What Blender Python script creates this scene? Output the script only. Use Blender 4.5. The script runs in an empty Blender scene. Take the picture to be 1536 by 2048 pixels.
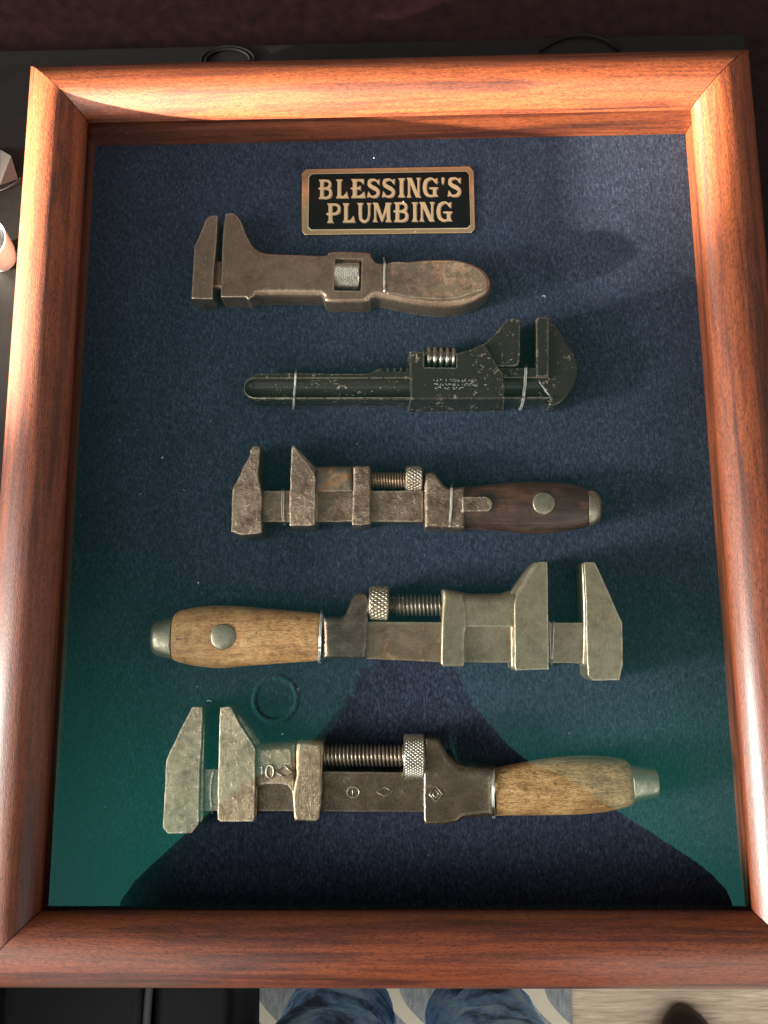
import bpy, bmesh, math, random
import numpy as np
from mathutils import Vector, Matrix, noise as mn
from mathutils.geometry import delaunay_2d_cdt
random.seed(7)
S = 0.01                      # everything below is written in centimetres
SC = bpy.context.scene
COL = SC.collection

# ------------------------------------------------------------------ camera
CAM_ROT = (0.1618581776, 0.0229070011, -0.0069729830)
CAM_LOC = (0.57378288, -8.31450871, 40.64403394)
cam = bpy.data.cameras.new('camera'); camo = bpy.data.objects.new('camera', cam); COL.objects.link(camo)
camo.location = [c * S for c in CAM_LOC]; camo.rotation_euler = CAM_ROT
cam.sensor_fit = 'VERTICAL'; cam.sensor_height = 36.0; cam.lens = 36.0 * 1600 / 2048
cam.clip_start = 0.01; cam.clip_end = 60
SC.camera = camo
SC.view_settings.view_transform = 'Standard'; SC.view_settings.look = 'None'
SC.view_settings.exposure = 0.0; SC.view_settings.gamma = 1.0

# ------------------------------------------------------------------ room light all around (indoor surroundings)
W = bpy.data.worlds.new('World'); SC.world = W; W.use_nodes = True
nt = W.node_tree; nt.nodes.clear()
wo = nt.nodes.new('ShaderNodeOutputWorld'); bg = nt.nodes.new('ShaderNodeBackground')
tc = nt.nodes.new('ShaderNodeTexCoord'); sx = nt.nodes.new('ShaderNodeSeparateXYZ')
nt.links.new(tc.outputs['Generated'], sx.inputs[0])
rmp = nt.nodes.new('ShaderNodeMapRange'); rmp.interpolation_type = 'SMOOTHSTEP'
rmp.inputs['From Min'].default_value = 0.14; rmp.inputs['From Max'].default_value = -0.46
rmp.inputs['To Min'].default_value = 0.17; rmp.inputs['To Max'].default_value = 1.9
nt.links.new(sx.outputs['Y'], rmp.inputs['Value'])
up = nt.nodes.new('ShaderNodeMapRange'); up.interpolation_type = 'SMOOTHSTEP'
up.inputs['From Min'].default_value = 0.0; up.inputs['From Max'].default_value = 0.8
up.inputs['To Min'].default_value = 0.34; up.inputs['To Max'].default_value = 1.0
nt.links.new(sx.outputs['Z'], up.inputs['Value'])
mu = nt.nodes.new('ShaderNodeMath'); mu.operation = 'MULTIPLY'
nt.links.new(rmp.outputs[0], mu.inputs[0]); nt.links.new(up.outputs[0], mu.inputs[1])
bg.inputs['Color'].default_value = (1.0, 0.97, 0.92, 1)
nt.links.new(mu.outputs[0], bg.inputs['Strength']); nt.links.new(bg.outputs[0], wo.inputs[0])


def aim(o, loc, target):
    o.location = [c * S for c in loc]
    d = Vector(target) - Vector(loc)
    o.rotation_euler = d.to_track_quat('-Z', 'Y').to_euler()


# low sunbeam that a gap in the window lets through: a band over the left and far rails
el, az = math.radians(9.3), math.radians(19)
sun = bpy.data.lights.new('sunbeam', 'SPOT'); sun.energy = 3100.0; sun.shadow_soft_size = 0.013; sun.color = (1.0, 0.88, 0.72)
sun.spot_size = math.radians(9.6); sun.spot_blend = 1.0
suno = bpy.data.objects.new('sunbeam', sun); COL.objects.link(suno)
tgt = (-17, 15, 1)
aim(suno, (tgt[0] - 150 * math.cos(az), tgt[1] - 150 * math.sin(az), tgt[2] + 150 * math.tan(el)), tgt)
# the window itself, low on the left, and the paler wall round it
win = bpy.data.lights.new('window_light', 'AREA'); win.shape = 'RECTANGLE'; win.size = 0.42; win.size_y = 0.30
win.energy = 110.0; win.color = (1.0, 0.95, 0.88)
wino = bpy.data.objects.new('window_light', win); COL.objects.link(wino)
aim(wino, (-205, -52, 60), (0, 0, -2))
win2 = bpy.data.lights.new('window_light_high', 'AREA'); win2.shape = 'RECTANGLE'; win2.size = 0.8; win2.size_y = 0.6
win2.energy = 17.0; win2.color = (1.0, 0.97, 0.92)
wino2 = bpy.data.objects.new('window_light_high', win2); COL.objects.link(wino2)
aim(wino2, (-150, -45, 100), (0, 0, 0))

# ------------------------------------------------------------------ pixel of the photograph -> point in the place at a height
CR = np.array(__import__('mathutils').Euler(CAM_ROT).to_matrix())


def at(px, py, z):
    d = CR @ np.array([(px - 768) / 1600, (1024 - py) / 1600, -1.0])
    t = (z - CAM_LOC[2]) / d[2]
    return np.array(CAM_LOC) + t * d


FZ = -4.0                     # height of the felt; frame lip is at 0
CROPS = {'A': (370, 420, 9.753), '1': (360, 300, 2.3273), '2': (470, 610, 2.1333), '3': (440, 870, 1.92),
         'D': (440, 870, 5.12), '4': (290, 1100, 3.072), '5': (720, 1100, 2.7927), '6': (310, 1390, 2.7927),
         '7': (780, 1430, 2.743), 'P': (590, 325, 4.1514), 'F': (0, 0, 1.0)}


def P(crop, u, v, h):
    x0, y0, s = CROPS[crop]
    return at(x0 + u / s, y0 + v / s, FZ + h)


# ------------------------------------------------------------------ materials
def new_mat(name):
    m = bpy.data.materials.new(name); m.use_nodes = True
    return m, m.node_tree, m.node_tree.nodes['Principled BSDF']


class N:
    """tiny node helper"""
    def __init__(s, nt): s.t = nt
    def add(s, typ, **kw):
        n = s.t.nodes.new(typ)
        for k, v in kw.items(): setattr(n, k, v)
        return n
    def link(s, a, b): s.t.links.new(a, b)
    def coords(s, scale=(1, 1, 1), rot=(0, 0, 0)):
        tc = s.add('ShaderNodeTexCoord'); mp = s.add('ShaderNodeMapping')
        mp.inputs['Scale'].default_value = [100 * c for c in scale]
        mp.inputs['Rotation'].default_value = rot
        s.link(tc.outputs['Object'], mp.inputs[0]); return mp.outputs[0]
    def noise(s, vec, scale, detail=4, rough=.55, dist=0.0):
        n = s.add('ShaderNodeTexNoise'); n.inputs['Scale'].default_value = scale
        n.inputs['Detail'].default_value = detail; n.inputs['Roughness'].default_value = rough
        n.inputs['Distortion'].default_value = dist
        s.link(vec, n.inputs['Vector']); return n.outputs['Fac']
    def ramp(s, fac, stops):
        r = s.add('ShaderNodeValToRGB'); cr = r.color_ramp
        while len(cr.elements) < len(stops): cr.elements.new(.5)
        for e, (p, c) in zip(cr.elements, stops):
            e.position = p; e.color = (*c, 1) if len(c) == 3 else c
        s.link(fac, r.inputs[0]); return r.outputs[0]
    def mix(s, fac, a, b, blend='MIX'):
        m = s.add('ShaderNodeMix', data_type='RGBA', blend_type=blend)
        for sock, v in ((m.inputs['Factor'], fac), (m.inputs['A'], a), (m.inputs['B'], b)):
            if hasattr(v, 'links') or hasattr(v, 'is_linked'): s.link(v, sock)
            elif isinstance(v, (tuple, list)): sock.default_value = (*v, 1)
            else: sock.default_value = v
        return m.outputs['Result']
    def math(s, op, a, b=None, c=None, clamp=False):
        m = s.add('ShaderNodeMath', operation=op); m.use_clamp = clamp
        for i, v in enumerate((a, b, c)):
            if v is None: continue
            if hasattr(v, 'is_linked'): s.link(v, m.inputs[i])
            else: m.inputs[i].default_value = v
        return m.outputs[0]
    def bump(s, h, dist, strength=1.0, normal=None):
        b = s.add('ShaderNodeBump'); b.inputs['Distance'].default_value = dist * S
        b.inputs['Strength'].default_value = strength
        s.link(h, b.inputs['Height'])
        if normal is not None: s.link(normal, b.inputs['Normal'])
        return b.outputs[0]
    def edge(s, rad=.15, lo=.006, hi=.05):
        b = s.add('ShaderNodeBevel', samples=4); b.inputs['Radius'].default_value = rad * S
        g = s.add('ShaderNodeNewGeometry')
        d = s.add('ShaderNodeVectorMath', operation='DOT_PRODUCT')
        s.link(b.outputs[0], d.inputs[0]); s.link(g.outputs['Normal'], d.inputs[1])
        k = s.math('SUBTRACT', 1.0, d.outputs['Value'])
        m = s.add('ShaderNodeMapRange'); m.inputs['From Min'].default_value = lo; m.inputs['From Max'].default_value = hi
        s.link(k, m.inputs['Value']); return m.outputs[0]


def mat_mahogany(name, along):
    m, t, b = new_mat(name); n = N(t)
    lo, hi = 0.05, 1.0
    sc = (lo, hi, hi) if along == 'x' else (hi, lo, hi)
    v = n.coords(sc)
    big = n.noise(v, 1.1, 5, .6, .8)
    med = n.noise(v, 5.0, 6, .65, .6)
    sc2 = (.16, 1, 1) if along == 'x' else (1, .16, 1)
    v2 = n.coords(sc2)
    fine = n.noise(v2, 14, 5, .75, .4)
    pores = n.noise(v2, 26, 3, .6)
    k = n.math('ADD', n.math('MULTIPLY', big, .66), n.math('MULTIPLY', med, .34))
    col = n.ramp(k, [(.33, (.040, .010, .005)), (.42, (.115, .026, .009)), (.48, (.18, .041, .013)), (.545, (.27, .065, .018)), (.60, (.20, .046, .014)), (.70, (.10, .022, .009))])
    pm = n.ramp(pores, [(.40, (.30, .28, .26)), (.49, (1, 1, 1))])
    col = n.mix(.75, col, pm, 'MULTIPLY')
    fm = n.ramp(fine, [(.3, (.62, .6, .58)), (.65, (1.18, 1.16, 1.12))])
    col = n.mix(.8, col, fm, 'MULTIPLY')
    n.link(col, b.inputs['Base Color'])
    b.inputs['Roughness'].default_value = .5
    b.inputs['Coat Weight'].default_value = .75; b.inputs['Coat Roughness'].default_value = .25
    bm = n.bump(pores, .022, .8)
    n.link(bm, b.inputs['Normal'])
    n.link(n.bump(pores, .009, .7), b.inputs['Coat Normal'])
    return m


def mat_handle(name, dark, mid, light, coat=0.1, rough=.55, grain=1.0):
    m, t, b = new_mat(name); n = N(t)
    v = n.coords((.09, 1, 1)); v2 = n.coords((.2, 1, 1)); v3 = n.coords()
    k = n.math('ADD', n.math('MULTIPLY', n.noise(v, 3.2, 6, .65, .7), .6), n.math('MULTIPLY', n.noise(v3, .7, 3), .4))
    col = n.ramp(k, [(.34, dark), (.5, mid), (.64, light)])
    pores = n.noise(v2, 22, 3, .6)
    col = n.mix(.8 * grain, col, n.ramp(pores, [(.36, (.38, .36, .34)), (.5, (1.05, 1.03, 1.0))]), 'MULTIPLY')
    ck = n.noise(n.coords((.05, 1.3, 1.3)), 3.0, 3, .55, .5)
    crack = n.ramp(ck, [(.315, (.22, .18, .15)), (.335, (1, 1, 1))])
    col = n.mix(.85, col, crack, 'MULTIPLY')
    dirt = n.ramp(n.noise(v3, 2.2, 5, .7), [(.36, (.45, .4, .36)), (.5, (1, 1, 1))])
    col = n.mix(.6, col, dirt, 'MULTIPLY')
    e = n.edge(.12, .01, .1)
    col = n.mix(n.math('MULTIPLY', e, .35), col, tuple(min(1, c * 1.5) for c in light))
    n.link(col, b.inputs['Base Color']); b.inputs['Roughness'].default_value = rough
    b.inputs['Coat Weight'].default_value = coat; b.inputs['Coat Roughness'].default_value = .3
    n.link(n.bump(pores, .045 * grain, 1.0), b.inputs['Normal'])
    return m


def mat_steel(name, c_dark, c_mid, c_light, metal=.8, rough=.42, edge_col=(.75, .68, .55), edge=.8,
              pit=.03, pit_scale=7, rust=0.0, brushed=None, patina=None, rust_col=(.20, .07, .022)):
    m, t, b = new_mat(name); n = N(t)
    v = n.coords()
    big = n.noise(v, .9, 5, .65, .4); med = n.noise(v, pit_scale * .5, 6, .7); fine = n.noise(v, pit_scale * 3, 4, .6)
    k = n.math('ADD', n.math('MULTIPLY', big, .5), n.math('MULTIPLY', med, .5))
    col = n.ramp(k, [(.36, c_dark), (.5, c_mid), (.66, c_light)])
    spk = n.ramp(fine, [(.33, (.55, .52, .5)), (.5, (1, 1, 1)), (.7, (1.3, 1.28, 1.22))])
    col = n.mix(.8, col, spk, 'MULTIPLY')
    h = n.math('ADD', n.math('MULTIPLY', med, .8), n.math('MULTIPLY', fine, .35))
    if brushed:
        vb = n.coords(brushed); br = n.noise(vb, 24, 3, .7)
        col = n.mix(.55, col, n.ramp(br, [(.35, (.68, .67, .66)), (.65, (1.25, 1.25, 1.24))]), 'MULTIPLY')
        h = n.math('ADD', h, n.math('MULTIPLY', br, .35))
    if patina:
        col = n.mix(n.ramp(n.noise(v, 1.6, 4, .6, .5), [(.5, (0, 0, 0)), (.66, (.7, .7, .7))]), col, patina)
    rr = n.ramp(med, [(.35, (rough + .06,) * 3), (.65, (rough - .12,) * 3)])
    mt = metal
    if rust > 0:
        rm = n.ramp(n.noise(v, 1.3, 7, .72, .4), [(.62 - rust * .2, (0, 0, 0)), (.70 - rust * .15, (1, 1, 1))])
        rc = n.mix(n.noise(v, 9, 5, .7), tuple(c * .45 for c in rust_col), tuple(c * 1.5 for c in rust_col))
        col = n.mix(rm, col, rc)
        rr = n.mix(rm, rr, (.8, .8, .8))
        mt = n.math('MULTIPLY', n.math('SUBTRACT', 1.0, rm), metal)
    if edge > 0:
        e = n.edge()
        e = n.math('MULTIPLY', e, n.ramp(med, [(.38, (.25,) * 3), (.55, (1, 1, 1))]))
        em = n.math('MULTIPLY', e, edge, clamp=True)
        col = n.mix(em, col, edge_col)
        rr = n.mix(em, rr, (.33, .33, .33))
    n.link(col, b.inputs['Base Color']); n.link(rr, b.inputs['Roughness'])
    if hasattr(mt, 'is_linked'): n.link(mt, b.inputs['Metallic'])
    else: b.inputs['Metallic'].default_value = mt
    n.link(n.bump(h, pit, 1.0), b.inputs['Normal'])
    return m


def mat_blackpaint():
    m, t, b = new_mat('chipped black paint'); n = N(t)
    v = n.coords()
    c1 = n.noise(v, 4.2, 8, .72, .4); c2 = n.noise(v, .8, 3, .6); c3 = n.noise(v, 20, 4, .7)
    e = n.edge(.13, .008, .06)
    k = n.math('ADD', c1, n.math('MULTIPLY', n.math('SUBTRACT', c2, .5), .38))
    k = n.math('ADD', k, n.math('MULTIPLY', e, .22))
    chip = n.ramp(k, [(.618, (0, 0, 0)), (.634, (1, 1, 1))])
    base = n.ramp(c3, [(.3, (.012, .011, .009)), (.7, (.036, .032, .027))])
    metalc = n.ramp(c3, [(.35, (.20, .14, .09)), (.6, (.55, .48, .38))])
    n.link(n.mix(chip, base, metalc), b.inputs['Base Color'])
    n.link(n.mix(chip, (.27, .27, .27), (.42, .42, .42)), b.inputs['Roughness'])
    n.link(n.math('MULTIPLY', chip, .75), b.inputs['Metallic'])
    h = n.math('SUBTRACT', n.math('MULTIPLY', c3, .4), chip)
    n.link(n.bump(h, .012, 1), b.inputs['Normal'])
    return m


def mat_felt():
    m, t, b = new_mat('navy felt'); n = N(t)
    v = n.coords((1, .45, 1), (0, 0, .25)); v3 = n.coords()
    f1 = n.noise(v, 9, 5, .72, .9); f2 = n.noise(v3, 28, 3, .7); f3 = n.noise(v3, .25, 3)
    k = n.math('ADD', n.math('MULTIPLY', f1, .65), n.math('MULTIPLY', f2, .35))
    col = n.ramp(k, [(.38, (.008, .011, .019)), (.5, (.026, .034, .062)), (.62, (.088, .108, .172))])
    col = n.mix(.6, col, n.ramp(f3, [(.35, (.85, .85, .85)), (.65, (1.12, 1.12, 1.12))]), 'MULTIPLY')
    n.link(col, b.inputs['Base Color']); b.inputs['Roughness'].default_value = .95
    b.inputs['Specular IOR Level'].default_value = .15
    b.inputs['Sheen Weight'].default_value = .25; b.inputs['Sheen Roughness'].default_value = .4
    b.inputs['Sheen Tint'].default_value = (.5, .62, .9, 1)
    n.link(n.bump(k, .07, 1.0), b.inputs['Normal'])
    return m


def mat_simple(name, col, rough=.5, metal=0.0, coat=0.0, var=.25, scale=6, bump=.01, spec=.5):
    m, t, b = new_mat(name); n = N(t); v = n.coords()
    f = n.noise(v, scale, 5, .65)
    c = n.ramp(f, [(.3, tuple(x * (1 - var) for x in col)), (.7, tuple(min(1, x * (1 + var)) for x in col))])
    n.link(c, b.inputs['Base Color']); b.inputs['Roughness'].default_value = rough
    b.inputs['Metallic'].default_value = metal; b.inputs['Coat Weight'].default_value = coat
    b.inputs['Specular IOR Level'].default_value = spec
    n.link(n.bump(f, bump, 1.0), b.inputs['Normal'])
    return m


def mat_glass():
    """thin coated picture glass: weak mirror whose tint drifts from green to violet with angle, as such coatings do"""
    m = bpy.data.materials.new('coated glass'); m.use_nodes = True; t = m.node_tree; t.nodes.clear(); n = N(t)
    out = n.add('ShaderNodeOutputMaterial'); tr = n.add('ShaderNodeBsdfTransparent'); gl = n.add('ShaderNodeBsdfGlossy')
    gl.inputs['Roughness'].default_value = 0.0
    lw = n.add('ShaderNodeLayerWeight'); lw.inputs['Blend'].default_value = .5
    # facing = 1 - cos(angle)
    tint = n.ramp(lw.outputs['Facing'], [(0.0, (.12, .80, .76)), (.055, (.05, 1.0, .74)), (.125, (.18, .60, .62)), (.24, (.5, .42, .52)), (.5, (.8, .8, .8))])
    n.link(tint, gl.inputs['Color'])
    mx = n.add('ShaderNodeMixShader')
    fac = n.ramp(lw.outputs['Facing'], [(0, (.056,) * 3), (.3, (.06,) * 3), (.7, (.2,) * 3), (1, (1, 1, 1))])
    n.link(fac, mx.inputs[0]); n.link(tr.outputs[0], mx.inputs[1]); n.link(gl.outputs[0], mx.inputs[2])
    tr.inputs['Color'].default_value = (.97, .985, .97, 1)
    n.link(mx.outputs[0], out.inputs[0]); return m


def mat_rug():
    m, t, b = new_mat('grey trellis rug'); n = N(t)
    v = n.coords((1, 1, 1)); vs = n.coords((1, .25, 1))
    st = n.noise(vs, 1.6, 6, .8); pil = n.noise(v, 5, 3, .7)
    grey = n.ramp(st, [(.35, (.20, .215, .225)), (.5, (.31, .33, .335)), (.65, (.44, .45, .45))])
    sp = n.add('ShaderNodeSeparateXYZ'); n.link(v, sp.inputs[0])
    # ogee trellis: |x - A sin(y)| repeated
    s1 = n.math('MULTIPLY', n.math('SINE', n.math('MULTIPLY', n.math('ADD', sp.outputs['Y'], 61.0), 2 * math.pi / 24.0)), 4.6)
    def band(shift, sgn):
        a = n.math('ADD', n.math('ADD', sp.outputs['X'], shift), n.math('MULTIPLY', s1, sgn))
        w = n.math('PINGPONG', a, 10.0)
        return n.math('LESS_THAN', w, 1.25)
    k = n.math('MAXIMUM', band(-2.9, 1.0), band(7.1, -1.0))
    col = n.mix(k, grey, n.mix(pil, (.70, .64, .48), (.85, .79, .62)))
    n.link(col, b.inputs['Base Color']); b.inputs['Roughness'].default_value = .95
    n.link(n.bump(pil, .12, 1.0), b.inputs['Normal'])
    return m


def mat_oak():
    m, t, b = new_mat('pale oak floor'); n = N(t)
    v = n.coords((.07, 1, 1)); v2 = n.coords((.05, 1, 1))
    k = n.noise(v, .8, 6, .65, 1.6); p = n.noise(v2, 7, 4, .7)
    col = n.ramp(k, [(.35, (.44, .31, .20)), (.5, (.66, .50, .35)), (.65, (.82, .66, .50))])
    col = n.mix(.6, col, n.ramp(p, [(.35, (.6, .58, .55)), (.6, (1.1, 1.1, 1.08))]), 'MULTIPLY')
    n.link(col, b.inputs['Base Color']); b.inputs['Roughness'].default_value = .5
    n.link(n.bump(p, .02, 1), b.inputs['Normal']); return m


def mat_denim():
    m, t, b = new_mat('blue denim'); n = N(t); v = n.coords(); vs = n.coords((1, 1, .3))
    a = n.noise(v, .15, 4, .7, .5); w = n.noise(vs, 9, 4, .75)
    col = n.ramp(a, [(.34, (.03, .05, .09)), (.42, (.12, .24, .48)), (.50, (.26, .52, .95)), (.62, (.50, .72, .88))])
    col = n.mix(.7, col, n.ramp(w, [(.3, (.5, .5, .5)), (.7, (1.3, 1.3, 1.3))]), 'MULTIPLY')
    n.link(col, b.inputs['Base Color']); b.inputs['Roughness'].default_value = .9
    n.link(n.bump(n.noise(v, .5, 4, .6, 1.0), .8, .6, n.bump(w, .05, 1)), b.inputs['Normal']); return m


M = {}
M['maho_x'] = mat_mahogany('varnished mahogany along x', 'x')
M['maho_y'] = mat_mahogany('varnished mahogany along y', 'y')
M['felt'] = mat_felt(); M['glass'] = mat_glass()
M['w1'] = mat_steel('brown steel', (.27, .18, .125), (.43, .30, .215), (.52, .39, .29), metal=.85, rough=.37, pit=.008, brushed=(1, .05, 1), edge_col=(.9, .8, .62), edge=.95)
M['w1h'] = mat_steel('rusty brown grip steel', (.20, .13, .09), (.38, .28, .20), (.50, .40, .30), metal=.8, rough=.38, pit=.03, rust=.62, edge=.5, rust_col=(.13, .060, .032))
M['bright'] = mat_steel('bright knurled steel', (.35, .33, .28), (.55, .53, .46), (.7, .68, .6), metal=.92, rough=.26, pit=.004, edge=.4, edge_col=(.95, .92, .8))
M['black'] = mat_blackpaint()
M['w3'] = mat_steel('pitted forged steel', (.11, .07, .05), (.27, .195, .14), (.46, .37, .28), metal=.88, rough=.36, pit=.09, pit_scale=5, rust=.12, edge=.8)
M['w3b'] = mat_steel('rust streaked steel', (.13, .10, .07), (.24, .19, .14), (.36, .31, .24), metal=.7, rough=.45, pit=.03, rust=.75, edge=.5, rust_col=(.30, .13, .04), patina=(.22, .23, .17))
M['w4'] = mat_steel('olive grey steel', (.29, .235, .15), (.45, .38, .255), (.56, .48, .34), metal=.86, rough=.38, pit=.010, brushed=(1, .06, 1), edge=1.0, edge_col=(1, .95, .78))
M['w4b'] = mat_steel('tarnished bar steel', (.24, .19, .125), (.40, .32, .22), (.50, .42, .30), metal=.82, rough=.38, pit=.012, rust=.22, edge=.7, rust_col=(.26, .14, .06))
M['w4n'] = mat_steel('dark bronze neck steel', (.10, .065, .05), (.20, .145, .11), (.34, .28, .215), metal=.88, rough=.30, pit=.02, edge=.6)
M['w5'] = mat_steel('cast grey steel', (.16, .12, .078), (.33, .265, .175), (.50, .42, .29), metal=.86, rough=.36, pit=.045, pit_scale=6, brushed=(1, .08, 1), edge=.9, edge_col=(1, .93, .76))
M['w5n'] = mat_steel('dark cast steel', (.16, .12, .085), (.31, .245, .18), (.46, .38, .29), metal=.86, rough=.31, pit=.025, rust=.08, edge=.7, patina=(.20, .20, .15))
M['thread'] = mat_steel('screw steel', (.16, .125, .095), (.34, .28, .225), (.50, .44, .36), metal=.85, rough=.34, pit=.004, edge=.3)
M['threadr'] = mat_steel('rusty screw steel', (.14, .085, .05), (.30, .18, .10), (.46, .31, .19), metal=.75, rough=.4, pit=.004, rust=.2, edge=.3)
M['cap'] = mat_steel('end cap steel', (.20, .18, .13), (.36, .33, .25), (.48, .45, .35), metal=.78, rough=.36, pit=.012, edge=.6)
M['oak_handle'] = mat_handle('worn oak grip', (.30, .13, .042), (.60, .31, .115), (.76, .47, .21))
M['ash_handle'] = mat_handle('rough ash grip', (.24, .13, .05), (.54, .31, .125), (.72, .48, .23), grain=1.2)
M['dark_handle'] = mat_handle('dark rosewood grip', (.018, .009, .007), (.055, .022, .015), (.14, .060, .038), coat=.5, rough=.4, grain=.6)
M['gold'] = mat_simple('brushed brass', (.95, .66, .38), .24, .8, var=.12, scale=10, bump=.003)
M['gold_l'] = mat_simple('matt brass lettering', (.80, .56, .33), .42, .35, var=.12, scale=12, bump=.004)
M['gold_b'] = mat_simple('pale brass outline', (.92, .76, .52), .35, .6, var=.1, scale=12, bump=.004)
M['plate'] = mat_simple('black lacquered brass', (.005, .004, .003), .28, 0, .0, var=.3, bump=.001, spec=.3)
M['wire'] = mat_simple('galvanised wire', (.85, .84, .80), .3, .6, var=.1, bump=.002)
M['desk'] = mat_simple('dark mahogany desk', (.014, .0045, .005), .45, 0, 0, var=.5, scale=1.2, bump=.02, spec=.22)
M['pad'] = mat_simple('dark desk pad', (.009, .008, .0075), .42, 0, 0, var=.2, scale=2, bump=.006, spec=.3)
M['leather'] = mat_simple('black leather', (.004, .004, .004), .6, 0, 0, var=.3, scale=14, bump=.03)
M['thread_seam'] = mat_simple('grey piping', (.16, .16, .15), .6)
M['paper'] = mat_simple('kraft paper', (.05, .042, .035), .8, var=.1, bump=.01)
M['white'] = mat_simple('white glazed china', (.50, .50, .48), .2, 0, .4, var=.03, bump=.002)
M['rug'] = mat_rug(); M['oak'] = mat_oak(); M['denim'] = mat_denim()
M['shirt'] = mat_simple('dark navy cotton', (.010, .015, .028), .9, var=.3, scale=2, bump=.05)
M['skin'] = mat_simple('skin', (.38, .22, .15), .55, var=.08, scale=3, bump=.01)
M['hair'] = mat_simple('dark brown hair', (.02, .013, .009), .6, var=.4, scale=9, bump=.05)
M['shoe'] = mat_simple('dark brown leather shoe', (.030, .018, .015), .4, 0, .2, var=.3, scale=8, bump=.03)
M['phone'] = mat_simple('black phone', (.012, .012, .014), .2, 0, .3, var=.1)
M['dark'] = mat_simple('painted dark', (.012, .009, .007), .8, .2, var=.4)  # near black for painted shade in openings and for dark stamps
M['lint'] = mat_simple('white lint', (.75, .75, .72), .9, var=.05)
M['lamp'] = mat_simple('white lamp trim', (.55, .55, .52), .5, var=.03)
M['cable'] = mat_simple('grey cable', (.007, .0065, .006), .7, spec=.15, var=.1)


# ------------------------------------------------------------------ object helpers
def thing(name, label, cat, loc, group=None):
    o = bpy.data.objects.new(name, None); COL.objects.link(o)
    o.empty_display_size = .01
    o.location = [c * S for c in loc]; o['label'] = label; o['category'] = cat
    if group: o['group'] = group
    return o


def obj(name, bm, mat, parent=None, smooth=True, weighted=True, origin=None):
    bmesh.ops.recalc_face_normals(bm, faces=bm.faces)
    off = Vector(parent.location) / S if parent else Vector(origin or (0, 0, 0))
    if parent and parent.parent: off = (Vector(parent.parent.location) + Vector(parent.location)) / S
    for v in bm.verts: v.co = (v.co - off) * S
    me = bpy.data.meshes.new(name)
    for f in bm.faces: f.smooth = smooth
    bm.to_mesh(me); bm.free()
    me.materials.append(mat)
    o = bpy.data.objects.new(name, me); COL.objects.link(o)
    if parent: o.parent = parent
    else: o.location = off * S
    if smooth and weighted:
        w = o.modifiers.new('wn', 'WEIGHTED_NORMAL'); w.mode = 'FACE_AREA'; w.weight = 80
    return o


def tag(o, label=None, cat=None, group=None, kind=None):
    for k, v in (('label', label), ('category', cat), ('group', group), ('kind', kind)):
        if v: o[k] = v
    return o


def box(bm, c, s, rz=0.0, bev=0.0):
    r = bmesh.ops.create_cube(bm, size=1.0, matrix=Matrix.Translation(c) @ Matrix.Rotation(rz, 4, 'Z') @ Matrix.Diagonal((*s, 1)))
    if bev > 0:
        es = {e for v in r['verts'] for e in v.link_edges}
        bmesh.ops.bevel(bm, geom=list(es), offset=bev, segments=3, affect='EDGES', profile=.5)


def contour(crop, pts, h, smooth=False, jit=0.0, step=.35, rs=None):
    """photo outline -> list of world (x, y), radius factors; a third value 1 marks a sharp corner"""
    W_ = [P(crop, p[0], p[1], h)[:2] for p in pts]
    sharp = [len(p) > 2 and p[2] == 1 for p in pts]
    n = len(W_); out = []; rr = []
    for i in range(n):
        a, b = W_[i], W_[(i + 1) % n]
        ra = rs[i] if rs else 1; rb = rs[(i + 1) % n] if rs else 1
        if smooth:
            p0 = W_[i - 1] if not sharp[i] else a
            p3 = W_[(i + 2) % n] if not sharp[(i + 1) % n] else b
            k = max(2, int(np.linalg.norm(b - a) / step) + 2)
            for j in range(k):
                t = j / k
                q = .5 * ((2 * a) + (-p0 + b) * t + (2 * p0 - 5 * a + 4 * b - p3) * t * t + (-p0 + 3 * a - 3 * b + p3) * t ** 3)
                out.append(q); rr.append(ra + (rb - ra) * t)
        else:
            k = max(1, int(np.linalg.norm(b - a) / step)) if jit else 1
            for j in range(k):
                t = j / k; out.append(a + (b - a) * t); rr.append(ra + (rb - ra) * t)
    if jit:
        o2 = []
        for q in out:
            v = Vector((q[0] * 2.2, q[1] * 2.2, h * 3.1))
            o2.append(q + jit * np.array([mn.noise(v), mn.noise(v + Vector((31, 7, 3)))]))
        out = o2
    A = sum(out[i - 1][0] * out[i][1] - out[i][0] * out[i - 1][1] for i in range(len(out)))
    if A < 0: out = out[::-1]; rr = rr[::-1]
    return out, rr


def offset(out, d):
    n = len(out); res = []
    for i in range(n):
        a, b, c = out[i - 1], out[i], out[(i + 1) % n]
        e1 = b - a; e2 = c - b
        l1 = np.linalg.norm(e1) + 1e-9; l2 = np.linalg.norm(e2) + 1e-9
        n1 = np.array([-e1[1], e1[0]]) / l1; n2 = np.array([-e2[1], e2[0]]) / l2
        m = n1 + n2; L = np.linalg.norm(m)
        m = m / L if L > 1e-6 else n1
        cs = max(.45, float(m @ n1))
        res.append(b + m * d[i] / cs)
    return res


def polydist(pts, ring):
    """distance of points to a closed outline, and the index of the nearest outline point"""
    A = ring; B = np.roll(ring, -1, 0); d = B - A; L2 = (d ** 2).sum(1) + 1e-12
    best = np.full(len(pts), 1e9); idx = np.zeros(len(pts), int)
    for k in range(0, len(pts), 2000):
        q = pts[k:k + 2000, None, :]
        t = np.clip(((q - A) * d).sum(2) / L2, 0, 1)
        e = np.sqrt((((A + t[..., None] * d) - q) ** 2).sum(2))
        j = e.argmin(1); r_ = np.arange(len(j)); best[k:k + 2000] = e[r_, j]
        idx[k:k + 2000] = np.where(t[r_, j] > .5, (j + 1) % len(A), j)
    return best, idx


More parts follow.
